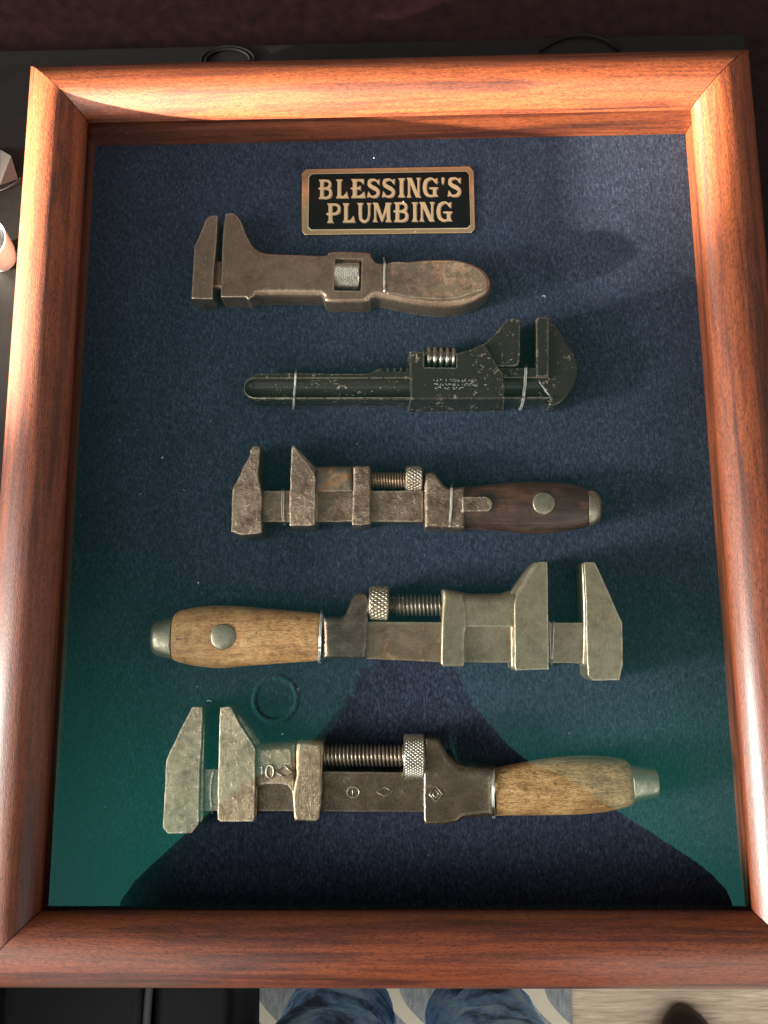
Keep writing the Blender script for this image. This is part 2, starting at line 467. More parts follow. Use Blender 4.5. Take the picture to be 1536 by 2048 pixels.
def inside(pts, ring):
    x, y = pts[:, 0][:, None], pts[:, 1][:, None]; A = ring; B = np.roll(ring, -1, 0)
    c = ((A[:, 1] > y) != (B[:, 1] > y)) & (x < (B[:, 0] - A[:, 0]) * (y - A[:, 1]) / (B[:, 1] - A[:, 1] + 1e-15) + A[:, 0])
    return c.sum(1) % 2 == 1


def slab(bm, out, rr, h0, h1, r=.06, segs=3, flare=0.0, rough=.006):
    """solid with the outline, from height h0 to h1 above the felt; top edge rounded with radius r by distance to the outline"""
    z0, z1 = FZ + h0, FZ + h1
    # resample densely
    O = []; RR = []
    n = len(out); st = .14
    for i in range(n):
        a, b = out[i], out[(i + 1) % n]; k = max(1, int(np.linalg.norm(b - a) / st))
        for j in range(k): O.append(a + (b - a) * j / k); RR.append((rr[i] + (rr[(i + 1) % n] - rr[i]) * j / k) * r)
    O = np.array(O); RR = np.array(RR); n = len(O)
    cand = []
    for k in range(1, segs + 2):
        t = math.pi / 2 * k / (segs + 1)
        dd = RR * (1 - math.cos(t)) if k <= segs else RR * 1.0
        q = np.array(offset(list(O), list(dd))); e, _ = polydist(q, O)
        ok = (e > dd * .96 - 1e-5) & (e > .004) & inside(q, O)
        cand.append(q[ok])
    g = .22; lo = O.min(0); hi = O.max(0)
    gx, gy = np.meshgrid(np.arange(lo[0] + g / 2, hi[0], g), np.arange(lo[1] + g / 2, hi[1], g))
    gq = np.stack([gx.ravel(), gy.ravel()], 1)
    if len(gq):
        gq = gq[inside(gq, O)]
        if len(gq):
            e, ix = polydist(gq, O); gq = gq[e > RR[ix] + .08]; cand.append(gq)
    allp = np.concatenate([O] + cand) if cand else O
    vs, _, fs, ov, _, _ = delaunay_2d_cdt([Vector(p) for p in allp], [], [list(range(n))], 1, 1e-5)
    V = np.array([tuple(v) for v in vs]); e, ix = polydist(V, O)
    rl = RR[ix]; x = np.clip(1 - e / np.maximum(rl, 1e-6), 0, 1)
    Z = z1 - rl * (1 - np.sqrt(np.clip(1 - x * x, 0, 1)))
    if rough:
        for i in range(len(V)):
            if e[i] > rl[i] * .6: Z[i] += rough * mn.noise(Vector((V[i][0] * 1.6, V[i][1] * 1.6, h1 * 5))) + rough * .5 * mn.noise(Vector((V[i][0] * 4, V[i][1] * 4, h1 * 5)))
    top = [bm.verts.new((V[i][0], V[i][1], Z[i])) for i in range(len(V))]
    for f in fs:
        try: bm.faces.new([top[i] for i in f])
        except ValueError: pass
    loc = {}
    for i, o_ in enumerate(ov):
        for k in o_:
            if k < n: loc[k] = top[i]
    fl = np.array(offset(list(O), [-flare] * n)) if flare else O
    bot = [bm.verts.new((p[0], p[1], z0)) for p in fl]
    for i in range(n):
        j = (i + 1) % n
        if i in loc and j in loc and loc[i] is not loc[j]: bm.faces.new((bot[i], bot[j], loc[j], loc[i]))
    _, _, fb, ob, _, _ = delaunay_2d_cdt([Vector(p) for p in fl], [], [list(range(n))], 1, 1e-5)
    mp = [o_[0] if o_ else None for o_ in ob]
    for f in fb:
        q = [mp[i] for i in f]
        if None not in q and len(set(q)) == len(q):
            try: bm.faces.new([bot[i] for i in q][::-1])
            except ValueError: pass


def S_(name, mat, parent, crop, pts, h0, h1, r=.06, smooth=False, jit=.03, segs=3, rs=None, flare=0.0, extra=(), step=.35, hc=None):
    bm = bmesh.new()
    out, rr = contour(crop, pts, hc if hc is not None else h1 - (r if r > .12 else 0), smooth, jit, step, rs)
    slab(bm, out, rr, h0, h1, r, segs, flare)
    for e in extra:
        o2, r2 = contour(e.get('crop', crop), e['pts'], e['h1'] - (e.get('r', .06) if e.get('r', .06) > .12 else 0), e.get('smooth', False), e.get('jit', jit), step, e.get('rs'))
        slab(bm, o2, r2, e['h0'], e['h1'], e.get('r', .06), e.get('segs', 3), e.get('flare', 0))
    return obj(name, bm, mat, parent)


def cut(o, cutters):
    """carve closed meshes out of a part, then keep only the result"""
    cs = []
    for bm in cutters:
        c = obj('cutter', bm, M['dark'], o.parent, weighted=False); cs.append(c)
        md = o.modifiers.new('b', 'BOOLEAN'); md.operation = 'DIFFERENCE'; md.object = c; md.solver = 'EXACT'
    wn = [m for m in o.modifiers if m.type == 'WEIGHTED_NORMAL']
    for m in wn: o.modifiers.remove(m)
    dg = bpy.context.evaluated_depsgraph_get()
    me = bpy.data.meshes.new_from_object(o.evaluated_get(dg))
    o.modifiers.clear(); me.name = o.data.name; o.data = me
    for p in me.polygons: p.use_smooth = True
    me.set_sharp_from_angle(angle=math.radians(38))
    w = o.modifiers.new('wn', 'WEIGHTED_NORMAL'); w.keep_sharp = True
    for c in cs: bpy.data.objects.remove(c, do_unlink=True)


def cyl_frame(A, B):
    A = Vector(A); B = Vector(B); X = (B - A); L = X.length; X.normalize()
    Y = Vector((0, 0, 1)).cross(X)
    Y = Y.normalized() if Y.length > 1e-4 else Vector((1, 0, 0)); Z = X.cross(Y)
    return A, X, Y, Z, L


def revolve(bm, A, B, prof, n=32, rfun=None):
    """prof: (s along the axis in cm, radius); closed at both ends"""
    A, X, Y, Z, L = cyl_frame(A, B)
    rings = []
    for s, r in prof:
        ring = []
        for i in range(n):
            a = 2 * math.pi * i / n
            q = r if rfun is None else rfun(s, a, r)
            ring.append(bm.verts.new(A + X * s + (Y * math.cos(a) + Z * math.sin(a)) * q))
        rings.append(ring)
    for a, b in zip(rings, rings[1:]):
        for i in range(n):
            j = (i + 1) % n; bm.faces.new((a[i], a[j], b[j], b[i]))
    bm.faces.new(rings[0][::-1]); bm.faces.new(rings[-1])


def screw(name, mat, parent, A, B, ri, ro, pitch, plain=0.0, lobes=1):
    bm = bmesh.new(); _, _, _, _, L = cyl_frame(A, B)
    n = int((L - plain) / pitch * 12); prof = []
    if plain: prof += [(0, ri * 1.04), (plain * .98, ri * 1.04)]
    prof += [(plain + (L - plain) * k / n, ro) for k in range(n + 1)]

    def rf(s, a, r):
        if s < plain: return r
        t = ((s / pitch) - a / (2 * math.pi)) % 1.0
        w = .5 - .5 * math.cos(2 * math.pi * t)
        w = min(1, max(0, (w - .12) * 1.55))
        return ri + (ro - ri) * w
    revolve(bm, A, B, prof, 28, rf)
    return obj(name, bm, mat, parent, weighted=False)


def knurl(name, mat, parent, A, B, R, d=.045, around=30, along=6, rim=.1):
    bm = bmesh.new(); _, _, _, _, L = cyl_frame(A, B)
    n = along * 8
    prof = [(0, R - rim), (rim * .35, R - rim * .35), (rim, R)]
    prof += [(rim + (L - 2 * rim) * k / n, R) for k in range(1, n)]
    prof += [(L - rim, R), (L - rim * .35, R - rim * .35), (L, R - rim)]
    c = (L - 2 * rim) / along

    def rf(s, a, r):
        if s <= rim * 1.01 or s >= L - rim * 1.01: return r - d * .5
        u = a / (2 * math.pi) * around + (s - rim) / c * .5; v = a / (2 * math.pi) * around - (s - rim) / c * .5
        k = max(abs(u % 1 - .5), abs(v % 1 - .5)) * 2
        return r - d * k * k
    revolve(bm, A, B, prof, around * 8, rf)
    return obj(name, bm, mat, parent, weighted=False)


def loft(name, mat, parent, crop, st, hc, k=.8, tmax=1.0, exp=2.4, ends=(0.06, 0.06), n=36, sub=4, noisy=.012):
    """rounded grip from (x, top, bottom) stations in the photo"""
    C = []; Wd = []
    for (x, a, b, *rest) in st:
        xb = rest[0] if rest else x
        p = P(crop, x, a, hc); q = P(crop, xb, b, hc)
        C.append((p + q) / 2); Wd.append(np.linalg.norm(p - q) / 2)
    # spline subdivide
    C2 = []; W2 = []
    for i in range(len(C) - 1):
        for j in range(sub):
            t = j / sub
            def cr(A):
                p0 = A[max(i - 1, 0)]; a = A[i]; b = A[i + 1]; p3 = A[min(i + 2, len(A) - 1)]
                return .5 * ((2 * a) + (-p0 + b) * t + (2 * p0 - 5 * a + 4 * b - p3) * t * t + (-p0 + 3 * a - 3 * b + p3) * t ** 3)
            C2.append(cr(C)); W2.append(cr(Wd))
    C2.append(C[-1]); W2.append(Wd[-1])
    ax = Vector(C2[-1] - C2[0]).normalized(); Yv = Vector((0, 0, 1)).cross(ax).normalized()
    bm = bmesh.new(); rings = []
    def ring(c, w, t):
        R = []
        for i in range(n):
            a = 2 * math.pi * i / n; ca, sa = math.cos(a), math.sin(a)
            x = math.copysign(abs(ca) ** (2 / exp), ca) * w; z = math.copysign(abs(sa) ** (2 / exp), sa) * t
            p = Vector(c) + Yv * x + Vector((0, 0, z))
            if noisy: p += (p - Vector(c)).normalized() * noisy * mn.noise(p * 1.7)
            R.append(bm.verts.new(p))
        return R
    e = ends[0]; c0 = Vector(C2[0]); w0 = W2[0]; t0 = min(w0 * k, tmax)
    rings.append(ring(c0 - ax * e * .0, w0 - e, t0 - e)); rings.append(ring(c0 + ax * e * .3, w0 - e * .3, t0 - e * .3))
    for c, w in list(zip(C2, W2))[1:-1]: rings.append(ring(c, w, min(w * k, tmax)))
    e = ends[1]; c1 = Vector(C2[-1]); w1 = W2[-1]; t1 = min(w1 * k, tmax)
    rings.append(ring(c1 - ax * e * .3, w1 - e * .3, t1 - e * .3)); rings.append(ring(c1, w1 - e, t1 - e))
    for a, b in zip(rings, rings[1:]):
        for i in range(n):
            j = (i + 1) % n; bm.faces.new((a[i], a[j], b[j], b[i]))
    bm.faces.new(rings[0][::-1]); bm.faces.new(rings[-1])
    return obj(name, bm, mat, parent)


def disc(name, mat, parent, c, r, h0, h1, dome=.04, n=32):
    bm = bmesh.new(); x, y = c[0], c[1]
    prof = [(0, r), ((h1 - h0), r), ((h1 - h0) + dome * .5, r * .93), ((h1 - h0) + dome, r * .6), ((h1 - h0) + dome * 1.1, r * .2)]
    revolve(bm, (x, y, FZ + h0), (x, y, FZ + h1 + dome * 1.1), prof, n,
            lambda s, a, rr: rr * (1 + .02 * math.sin(3 * a + 1) + .012 * math.sin(7 * a)))
    return obj(name, bm, mat, parent)


_Z = Vector((0, 0, 1))


def tube(bm, pts, r, n=8, closed=False):
    pts = [Vector(p) for p in pts]; m = len(pts); rings = []
    for i, p in enumerate(pts):
        a = pts[i - 1] if (i > 0 or closed) else p; b = pts[(i + 1) % m] if (i < m - 1 or closed) else p
        d = (b - a).normalized(); u = d.cross(Vector((.13, .97, .21))).normalized(); v = d.cross(u)
        rings.append([bm.verts.new(p + (u * math.cos(2 * math.pi * k / n) + v * math.sin(2 * math.pi * k / n)) * r) for k in range(n)])
    for i in range(m if closed else m - 1):
        a = rings[i]; b = rings[(i + 1) % m]
        for k in range(n):
            l = (k + 1) % n; bm.faces.new((a[k], a[l], b[l], b[k]))
    if not closed: bm.faces.new(rings[0][::-1]); bm.faces.new(rings[-1])


def wire(crop, pts, label, r=.033, turns=1, gap=.07):
    """pts: (u, v, h) over the tool; ends go through the felt"""
    W_ = [Vector(P(crop, *p)) for p in pts]
    bm = bmesh.new()
    for k in range(turns):
        o = Vector(((k - (turns - 1) / 2) * gap, 0, 0))
        dense = []
        for i in range(len(W_) - 1):
            for j in range(4):
                t = j / 4; q = W_[i].lerp(W_[i + 1], t) + o * (1 + .5 * math.sin(i * 2 + j + k * 3))
                dense.append(q)
        dense.append(W_[-1] + o)
        tube(bm, dense, r)
    org = tuple(W_[0])
    o = obj('wire_tie', bm, M['wire'], None, weighted=False, origin=org)
    return tag(o, label, 'wire', 'wire ties holding the wrenches')


# ------------------------------------------------------------------ floor, rug, desk
def quadbox(crop, pts, z0, z1, bev=.0):
    bm = bmesh.new(); n = len(pts)
    a = [at(p[0], p[1], z1) for p in pts]
    lo = [bm.verts.new((q[0], q[1], z0)) for q in a]; hi = [bm.verts.new(q) for q in a]
    for i in range(n):
        j = (i + 1) % n; bm.faces.new((lo[i], lo[j], hi[j], hi[i]))
    f = bm.faces.new(hi); bm.faces.new(lo[::-1])
    if bev: bmesh.ops.bevel(bm, geom=list(f.edges), offset=bev, segments=3, affect='EDGES')
    return bm


GZ = -80.0
bm = bmesh.new(); box(bm, (0, 0, GZ - 1.6), (600, 600, 2)); fl = tag(obj('floor', bm, M['oak'], smooth=False), kind='structure')
plank_me = None
bm = bmesh.new(); box(bm, (0, 0, 0), (118, 17.6, .55), bev=.12)
plank0 = obj('plank', bm, M['oak'], None, smooth=False)
k = 0
for row in range(9):
    for cx in (-40, 79.0, 198.0):
        o = plank0 if k == 0 else plank0.copy()
        if k: COL.objects.link(o)
        o.parent = fl; o.location = ((cx + (row % 3) * 31 - 30) * S, (-28 - row * 18.0 + 20) * S, (GZ - .32 + .012 * ((row * 7 + k) % 3)) * S); k += 1
r0 = at(1146, 2048, GZ + .6); r1 = at(380, 2048, GZ + .6)
bm = bmesh.new(); box(bm, ((r0[0] + -130) / 2, -60, GZ + .35), (r0[0] + 130, 150, .7), bev=.2)
rug = tag(obj('rug', bm, M['rug'], smooth=False), 'grey flatwoven rug with a cream ogee trellis pattern on the oak floor', 'rug')

DZ = -7.2
bm = bmesh.new(); box(bm, (2, 38, DZ - 2), (190, 116, 4), bev=.2)
desk = thing('desk', 'dark reddish brown polished wooden desk under the display case', 'desk', (2, 38, DZ - 4))
obj('desk_top', bm, M['desk'], desk, smooth=False)
for sx_ in (-1, 1):
    for sy_ in (0, 1):
        bm = bmesh.new(); box(bm, (2 + sx_ * 88, -14 + sy_ * 104, (DZ - 4 + GZ) / 2 + .2), (6, 6, DZ - 4 - GZ - .4), bev=.3); obj('leg', bm, M['desk'], desk, smooth=False)
# dark pad the case lies on
PZ = -5.75
pc = at(1491, 66, PZ)
bm = bmesh.new(); x0_, x1_, y1_ = -62.0, float(pc[0]), float(pc[1]); y0_ = -14.0
box(bm, ((x0_ + x1_) / 2, (y0_ + y1_) / 2, (PZ + DZ) / 2 + .01), (x1_ - x0_, y1_ - y0_, PZ - DZ - .02), bev=.12)
tag(obj('desk_pad', bm, M['pad'], smooth=False), 'smooth dark grey slab on the desk under the display case', 'desk pad')

# black leather seat, lower left
seat = thing('leather_chair', 'black leather chair with a pale seam below the lower left corner of the case', 'chair', (-40, -46, GZ))
SZ = -34.0
e1 = at(466, 2000, SZ)[0]; e0 = at(297, 2000, SZ)[0]
for (xa, xb) in ((-75, e0 - .3), (e0 + .3, e1)):
    bm = bmesh.new(); box(bm, ((xa + xb) / 2, -55, SZ - 6), (xb - xa, 55, 12), bev=1.0); obj('cushion', bm, M['leather'], seat)
bm = bmesh.new(); tube(bm, [(e0 + .12 * math.sin(y * .5), y, SZ - .15) for y in np.linspace(-82, -28, 40)], .35); obj('piping', bm, M['thread_seam'], seat, weighted=False)
bm = bmesh.new(); box(bm, ((e1 - 75) / 2, -55, SZ - 16), (e1 + 73, 52, 8), bev=.5); obj('seat_base', bm, M['leather'], seat)
for xa in (-72, e1 - 5):
    for ya in (-78, -32):
        bm = bmesh.new(); box(bm, (xa, ya, (SZ - 20 + GZ + .7) / 2), (4, 4, SZ - 20 - GZ - .7), bev=.2); obj('leg', bm, M['desk'], seat)

bm = bmesh.new(); box(bm, (-37, -45.5, (SZ + 11) / 2), (6, 33, 11 - SZ), bev=1.4); obj('shade_blocker', bm, M['leather'], seat)  # unseen slab added out of view to shade the bottom rail

# ------------------------------------------------------------------ the display case
HW, HH = 17.0, 41.97115672953055 / 2
UND = 1.07
case = thing('display_case', 'mahogany shadow box lined with navy felt holding five old wrenches', 'display case', (0, 0, PZ))
PROF = [(UND, PZ + .02), (UND, -.32), (0.02, -.32), (0.0, -.27), (0, .02), (.03, .14), (.12, .34), (.28, .58), (.5, .82), (.78, 1.02), (1.1, 1.15), (1.45, 1.19),
        (1.8, 1.16), (2.15, 1.07), (2.5, .92), (2.8, .73), (3.05, .50), (3.22, .27), (3.32, .05), (3.36, -.2), (3.36, -1.2), (3.3, -1.35), (3.3, -5.6), (3.2, PZ + .02)]


def rail(side):
    """one mitred moulding; fine stations so its edge is slightly uneven"""
    bm = bmesh.new(); nst = 60; rings = []
    for s in range(nst + 1):
        t = s / nst * 2 - 1; ring = []
        for (u, z) in PROF:
            x_or = {'top': HW, 'bottom': HW, 'left': HH, 'right': HH}[side] + u - .026
            a = t * x_or
            w = .02 * mn.noise(Vector((a * .12, u * .8, z + 9 * ('top', 'bottom', 'left', 'right').index(side))))
            b = ({'top': HH, 'bottom': HH, 'left': HW, 'right': HW}[side] + u)
            zz = z + (w if .1 < z else 0)
            p = {'top': (a, b, zz), 'bottom': (a, -b, zz), 'left': (-b, a, zz), 'right': (b, a, zz)}[side]
            ring.append(bm.verts.new(p))
        rings.append(ring)
    m = len(PROF)
    for a, b in zip(rings, rings[1:]):
        for i in range(m):
            j = (i + 1) % m; bm.faces.new((a[i], a[j], b[j], b[i]))
    bm.faces.new(rings[0]); bm.faces.new(rings[-1][::-1])
    o = obj('rail', bm, M['maho_x'] if side in ('top', 'bottom') else M['maho_y'], case, weighted=False)
    o.data.set_sharp_from_angle(angle=math.radians(35))
    return o


for sd in ('top', 'bottom', 'left', 'right'): rail(sd)
bm = bmesh.new(); box(bm, (0, 0, FZ - .2), (2 * (HW + UND) - .02, 2 * (HH + UND) - .02, .4))
bmesh.ops.subdivide_edges(bm, edges=[], cuts=1)
felt = obj('felt_backing', bm, M['felt'], case, smooth=False)
bm = bmesh.new(); box(bm, (0, 0, -.46), (2 * (HW + UND) - .04, 2 * (HH + UND) - .04, .001))
bmesh.ops.delete(bm, geom=[f for f in bm.faces if f.calc_center_median().z < -.4603 or abs(f.normal.z) < .5 or f.normal.z < 0], context='FACES')
obj('glass_pane', bm, M['glass'], case, smooth=False)

# small pieces of lint under and on the glass
bm = bmesh.new()
for i in range(60):
    x, y = random.uniform(-17, 17), random.uniform(-21, 21); L = random.choice((.03, .03, .04, .04, .05, .07, .03, .16)) * random.uniform(.6, 1.2)
    a = random.uniform(0, 6.28); r = .011 if L < .1 else .006
    z = -.45 + r if random.random() < .6 else FZ + .03
    if L < .1: bmesh.ops.create_icosphere(bm, subdivisions=1, radius=L * .38, matrix=Matrix.Translation((x, y, z)) @ Matrix.Rotation(a, 4, 'Z') @ Matrix.Diagonal((1.5, 1, .5, 1)))
    else: tube(bm, [(x + math.cos(a + j * .35) * L * j / 5, y + math.sin(a + j * .35) * L * j / 5, z) for j in range(6)], r, 5)
tag(obj('lint', bm, M['lint'], None, weighted=False, origin=(0, 0, -.45)), 'specks of white lint scattered over the glass and felt', 'lint', kind='stuff')

# ------------------------------------------------------------------ name plate
plq = thing('name_plate', "brass name plate reading BLESSING'S PLUMBING above the wrenches", 'name plate', tuple(P('P', 775, 315, 0.02)))
S_('plate_border', M['gold'], plq, 'P', [(55, 90), (92, 54), (1450, 30), (1485, 75), (1495, 548), (1465, 582), (82, 600), (55, 570)], .01, .16, r=.035, jit=0)
bm = bmesh.new(); out, rr = contour('P', [(112, 120), (140, 92), (1424, 70), (1450, 98), (1463, 520), (1430, 550), (132, 564), (105, 538)], .16)
slab(bm, out, rr, .08, .178, .02, 2); obj('plate_rim', bm, M['gold_b'], plq)
S_('plate_field', M['plate'], plq, 'P', [(117, 122), (143, 98), (1420, 76), (1444, 101), (1457, 518), (1427, 544), (135, 558), (111, 535)], .1, .184, r=.006, jit=0, hc=.16)


# letter outlines on a 0..1 x 0..1 box (y down); each glyph is a list of closed pieces
def ribbon(pts, ws, n=7):
    """stroke with changing width"""
    P_ = [np.array(p, float) for p in pts]; C_ = []; W_ = []
    for i in range(len(P_) - 1):
        for j in range(n):
            t = j / n; p0 = P_[max(i - 1, 0)]; a = P_[i]; b = P_[i + 1]; p3 = P_[min(i + 2, len(P_) - 1)]
            C_.append(.5 * ((2 * a) + (-p0 + b) * t + (2 * p0 - 5 * a + 4 * b - p3) * t * t + (-p0 + 3 * a - 3 * b + p3) * t ** 3))
            W_.append(ws[i] + (ws[i + 1] - ws[i]) * t)
    C_.append(P_[-1]); W_.append(ws[-1]); L = []; R = []
    for i in range(len(C_)):
        d = C_[min(i + 1, len(C_) - 1)] - C_[max(i - 1, 0)]; d = d / (np.linalg.norm(d) + 1e-9); q = np.array([-d[1], d[0]])
        L.append(tuple(C_[i] + q * W_[i] / 2)); R.append(tuple(C_[i] - q * W_[i] / 2))
    return ('strip', L, R)


def stem(x, w, y0=0, y1=1, sw=.1, t0=True, t1=True):
    """upright with flared bracket serifs"""
    a = []
    l, r = x - w / 2, x + w / 2
    a += [(l - sw, y0), (r + sw, y0), (r + sw * .25, y0 + .10), (r, y0 + .16)] if t0 else [(l, y0), (r, y0)]
    a += [(r, y1 - .16), (r + sw * .25, y1 - .10), (r + sw, y1), (l - sw, y1), (l - sw * .25, y1 - .10), (l, y1 - .16)] if t1 else [(r, y1), (l, y1)]
    if t0: a += [(l, y0 + .16), (l - sw * .25, y0 + .10)]
    return ('poly', a)


GL = {
    'B': [stem(.27, .24, sw=.12), ribbon([(.3, .05), (.6, .05), (.83, .14), (.84, .33), (.62, .45), (.02, .46)], [.1, .1, .17, .18, .12, .09]),
          ribbon([(.3, .47), (.62, .47), (.88, .58), (.88, .83), (.62, .95), (.3, .95)], [.1, .1, .19, .19, .11, .1])],
    'P': [stem(.3, .24, sw=.12), ribbon([(.3, .05), (.62, .05), (.88, .15), (.88, .40), (.62, .53), (.02, .54)], [.1, .1, .18, .19, .12, .09])],
    'L': [stem(.28, .26, sw=.13), ('poly', [(.3, .9), (.62, .88), (.80, .74), (.86, .64), (1.0, 1.0), (.3, 1.0)])],
    'E': [stem(.3, .25, sw=.12), ('poly', [(.3, 0), (.9, 0), (.88, .28), (.80, .20), (.66, .1), (.3, .1)]),
          ('poly', [(.02, .5), (.1, .46), (.55, .44), (.68, .34), (.68, .62), (.56, .54), (.1, .55)]),
          ('poly', [(.3, .9), (.66, .88), (.84, .74), (.92, .66), (1.0, 1.0), (.3, 1.0)])],
    'S': [ribbon([(.86, .20), (.68, .07), (.46, .04), (.20, .12), (.17, .30), (.40, .44), (.68, .54), (.86, .70), (.76, .89), (.50, .96), (.24, .93), (.06, .84)],
                 [.05, .09, .11, .19, .23, .22, .22, .22, .19, .11, .09, .05]),
          ('poly', [(.96, 0), (.92, .32), (.84, .26), (.70, .12)]), ('poly', [(.0, 1.0), (.1, .66), (.17, .75), (.32, .9)])],
    'I': [stem(.5, .46, sw=.24)],
    'N': [stem(.16, .13, sw=.1), stem(.84, .13, sw=.1), ('poly', [(.04, 0), (.36, 0), (.90, 1.0), (.66, 1.0), (.10, .06)])],
    'G': [ribbon([(.84, .2), (.66, .06), (.46, .04), (.20, .18), (.11, .5), (.20, .82), (.46, .96), (.70, .93)],
                 [.05, .09, .12, .21, .25, .21, .12, .09]),
          ('poly', [(.94, 0), (.90, .33), (.80, .26), (.66, .12)]),
          ('poly', [(.42, .50), (1.0, .50), (.95, .58), (.88, .62), (.88, .86), (1.0, .99), (.66, .99), (.66, .60), (.42, .58)])],
    'U': [stem(.2, .22, 0, .62, sw=.12, t1=False), stem(.84, .13, 0, .62, sw=.1, t1=False), ribbon([(.2, .58), (.24, .82), (.48, .95), (.74, .86), (.84, .58)], [.22, .21, .13, .12, .13])],
    'M': [stem(.13, .10, sw=.09), stem(.85, .17, sw=.09), ('poly', [(.04, 0), (.27, 0), (.53, .74), (.46, .98), (.12, .12)]), ('poly', [(.73, 0), (.92, 0), (.88, .15), (.52, .98), (.45, .98)])],
    "'": [('poly', [(.1, .05), (.5, -.05), (.95, .1), (.7, .75), (.4, 1.0), (.2, .8)])],
}
ROWS = [("B", 192, 305, 142, 300), ("L", 337, 443, 140, 295), ("E", 457, 583, 137, 292), ("S", 597, 705, 136, 290), ("S", 722, 832, 134, 288), ("I", 852, 915, 130, 287),
        ("N", 927, 1043, 127, 288), ("G", 1062, 1188, 128, 283), ("'", 1214, 1242, 124, 184), ("S", 1266, 1380, 124, 282),
        ("P", 258, 375, 340, 500), ("L", 392, 498, 338, 497), ("U", 518, 632, 336, 497), ("M", 645, 798, 334, 492), ("B", 816, 938, 330, 492), ("I", 966, 1022, 330, 490),
        ("N", 1032, 1158, 328, 488), ("G", 1176, 1305, 326, 487)]


def letter(ch, x0, x1, y0, y1, dx, dy, h, mat, name, grow=0.0):
    bm = bmesh.new()
    for k, g in enumerate(GL[ch]):
        zt = h + k * .0012
        def mp(p): return P('P', x0 + p[0] * (x1 - x0) + dx, y0 + p[1] * (y1 - y0) + dy, zt)
        if g[0] == 'poly':
            q = [mp(p) for p in g[1]]
            hi = [bm.verts.new(v) for v in q]; lo = [bm.verts.new((v[0], v[1], v[2] - .012)) for v in q]
            n = len(q)
            for i in range(n): bm.faces.new((lo[i], lo[(i + 1) % n], hi[(i + 1) % n], hi[i]))
            f = bm.faces.new(hi); bmesh.ops.triangulate(bm, faces=[f], ngon_method='EAR_CLIP')
        else:
            L = [mp(p) for p in g[1]]; R = [mp(p) for p in g[2]]
            hl = [bm.verts.new(v) for v in L]; hr = [bm.verts.new(v) for v in R]
            ll = [bm.verts.new((v[0], v[1], v[2] - .012)) for v in L]; lr = [bm.verts.new((v[0], v[1], v[2] - .012)) for v in R]
            for i in range(len(L) - 1):
                bm.faces.new((hl[i], hl[i + 1], hr[i + 1], hr[i]))
                bm.faces.new((hl[i], ll[i], ll[i + 1], hl[i + 1])); bm.faces.new((hr[i], hr[i + 1], lr[i + 1], lr[i]))
            bm.faces.new((hl[0], hr[0], lr[0], ll[0])); bm.faces.new((hl[-1], ll[-1], lr[-1], hr[-1]))
    return obj(name, bm, mat, plq, smooth=False)


for row in ROWS:
    a = letter(*row, 5.5, 4.5, .192, M['gold_b'], 'letter_outline')
    letter(*row, 2.6, 2.2, .200, M['plate'], 'letter_gap')
    letter(*row, 0, 0, .210, M['gold_l'], 'letter')

# ------------------------------------------------------------------ wrench 1: all-steel, knurled wheel in a window
w = thing('adjustable_wrench', 'brown all-steel wrench with a knurled wheel set in a window, topmost of the five', 'wrench', tuple(P('1', 700, 600, 0.05)), 'antique wrenches in the display case')
S_('movable_jaw', M['w1'], w, 'A', [(450, 140), (530, 105), (610, 100), (640, 130), (622, 500), (600, 800), (560, 1150), (537, 1738), (122, 1728), (150, 1200), (185, 700), (240, 590), (330, 370), (400, 190)], .15, 1.55, r=.045, jit=.012)
S_('jaw_shank', M['w1'], w, 'A', [(560, 1000), (760, 1000), (760, 1560), (560, 1560)], .5, 1.0, r=.22, jit=0)
body = [(200, 430, 1), (207, 350), (215, 303, 1), (240, 299), (262, 308), (283, 335), (300, 375), (318, 417), (345, 455), (380, 479), (430, 487), (560, 492), (665, 496), (690, 490), (708, 477), (870, 481), (885, 492), (905, 520), (925, 532), (1000, 530), (1090, 517), (1200, 509), (1290, 513), (1360, 532), (1410, 560),
        (1440, 600), (1446, 640), (1425, 675), (1380, 705), (1300, 728), (1190, 735), (1060, 718), (950, 695), (905, 690), (885, 700), (862, 712), (690, 712), (665, 690), (640, 682), (380, 680), (345, 684), (322, 702), (305, 716, 1), (192, 690, 1), (195, 560)]
rs = []
for p in body:
    x, y = p[0], p[1]
    if x <= 320: rs.append(.12)
    elif y > 620 and x > 345: rs.append(1.0 if x > 880 or x < 680 else .55)
    else: rs.append(.62 if x > 925 else .3)
rs[body.index((305, 716, 1))] = .16
body[body.index((305, 716, 1))] = (308, 690, 1)
bw = S_('body', M['w1'], w, '1', body, .15, 1.55, r=.42, smooth=True, jit=.008, segs=6, rs=rs, hc=1.4)
bm1 = bmesh.new(); o_, r_ = contour('1', [(722, 506), (846, 508), (842, 656), (716, 654)], 1.55); slab(bm1, o_, r_, .45, 2.2, .01, 1)
cut(bw, [bm1])
# the grip is a rusty, rounded skin over the tail of the body
a_ = P('1', 716, 590, .72); b_ = P('1', 842, 592, .72)
knurl('adjusting_wheel', M['bright'], w, P('1', 722, 588, .78), P('1', 838, 590, .78), .80, d=.035, around=46, along=11, rim=.05)
bm = bmesh.new(); box(bm, tuple((np.array(a_) + b_) / 2 + [0, 0, -.15]), (1.42, 1.75, .1)); obj('wheel_shade', bm, M['dark'], w, smooth=False)  # near-black plate, painted shade behind the wheel
g = S_('grip', M['w1h'], w, '1', [(960, 536), (1090, 523), (1200, 516), (1290, 519), (1355, 538), (1400, 565), (1425, 600), (1430, 636), (1405, 655), (1370, 666), (1290, 690), (1200, 697), (1090, 690), (1000, 672), (960, 664)],
       1.2, 1.566, r=.05, smooth=True, jit=.02, segs=3, hc=1.5)
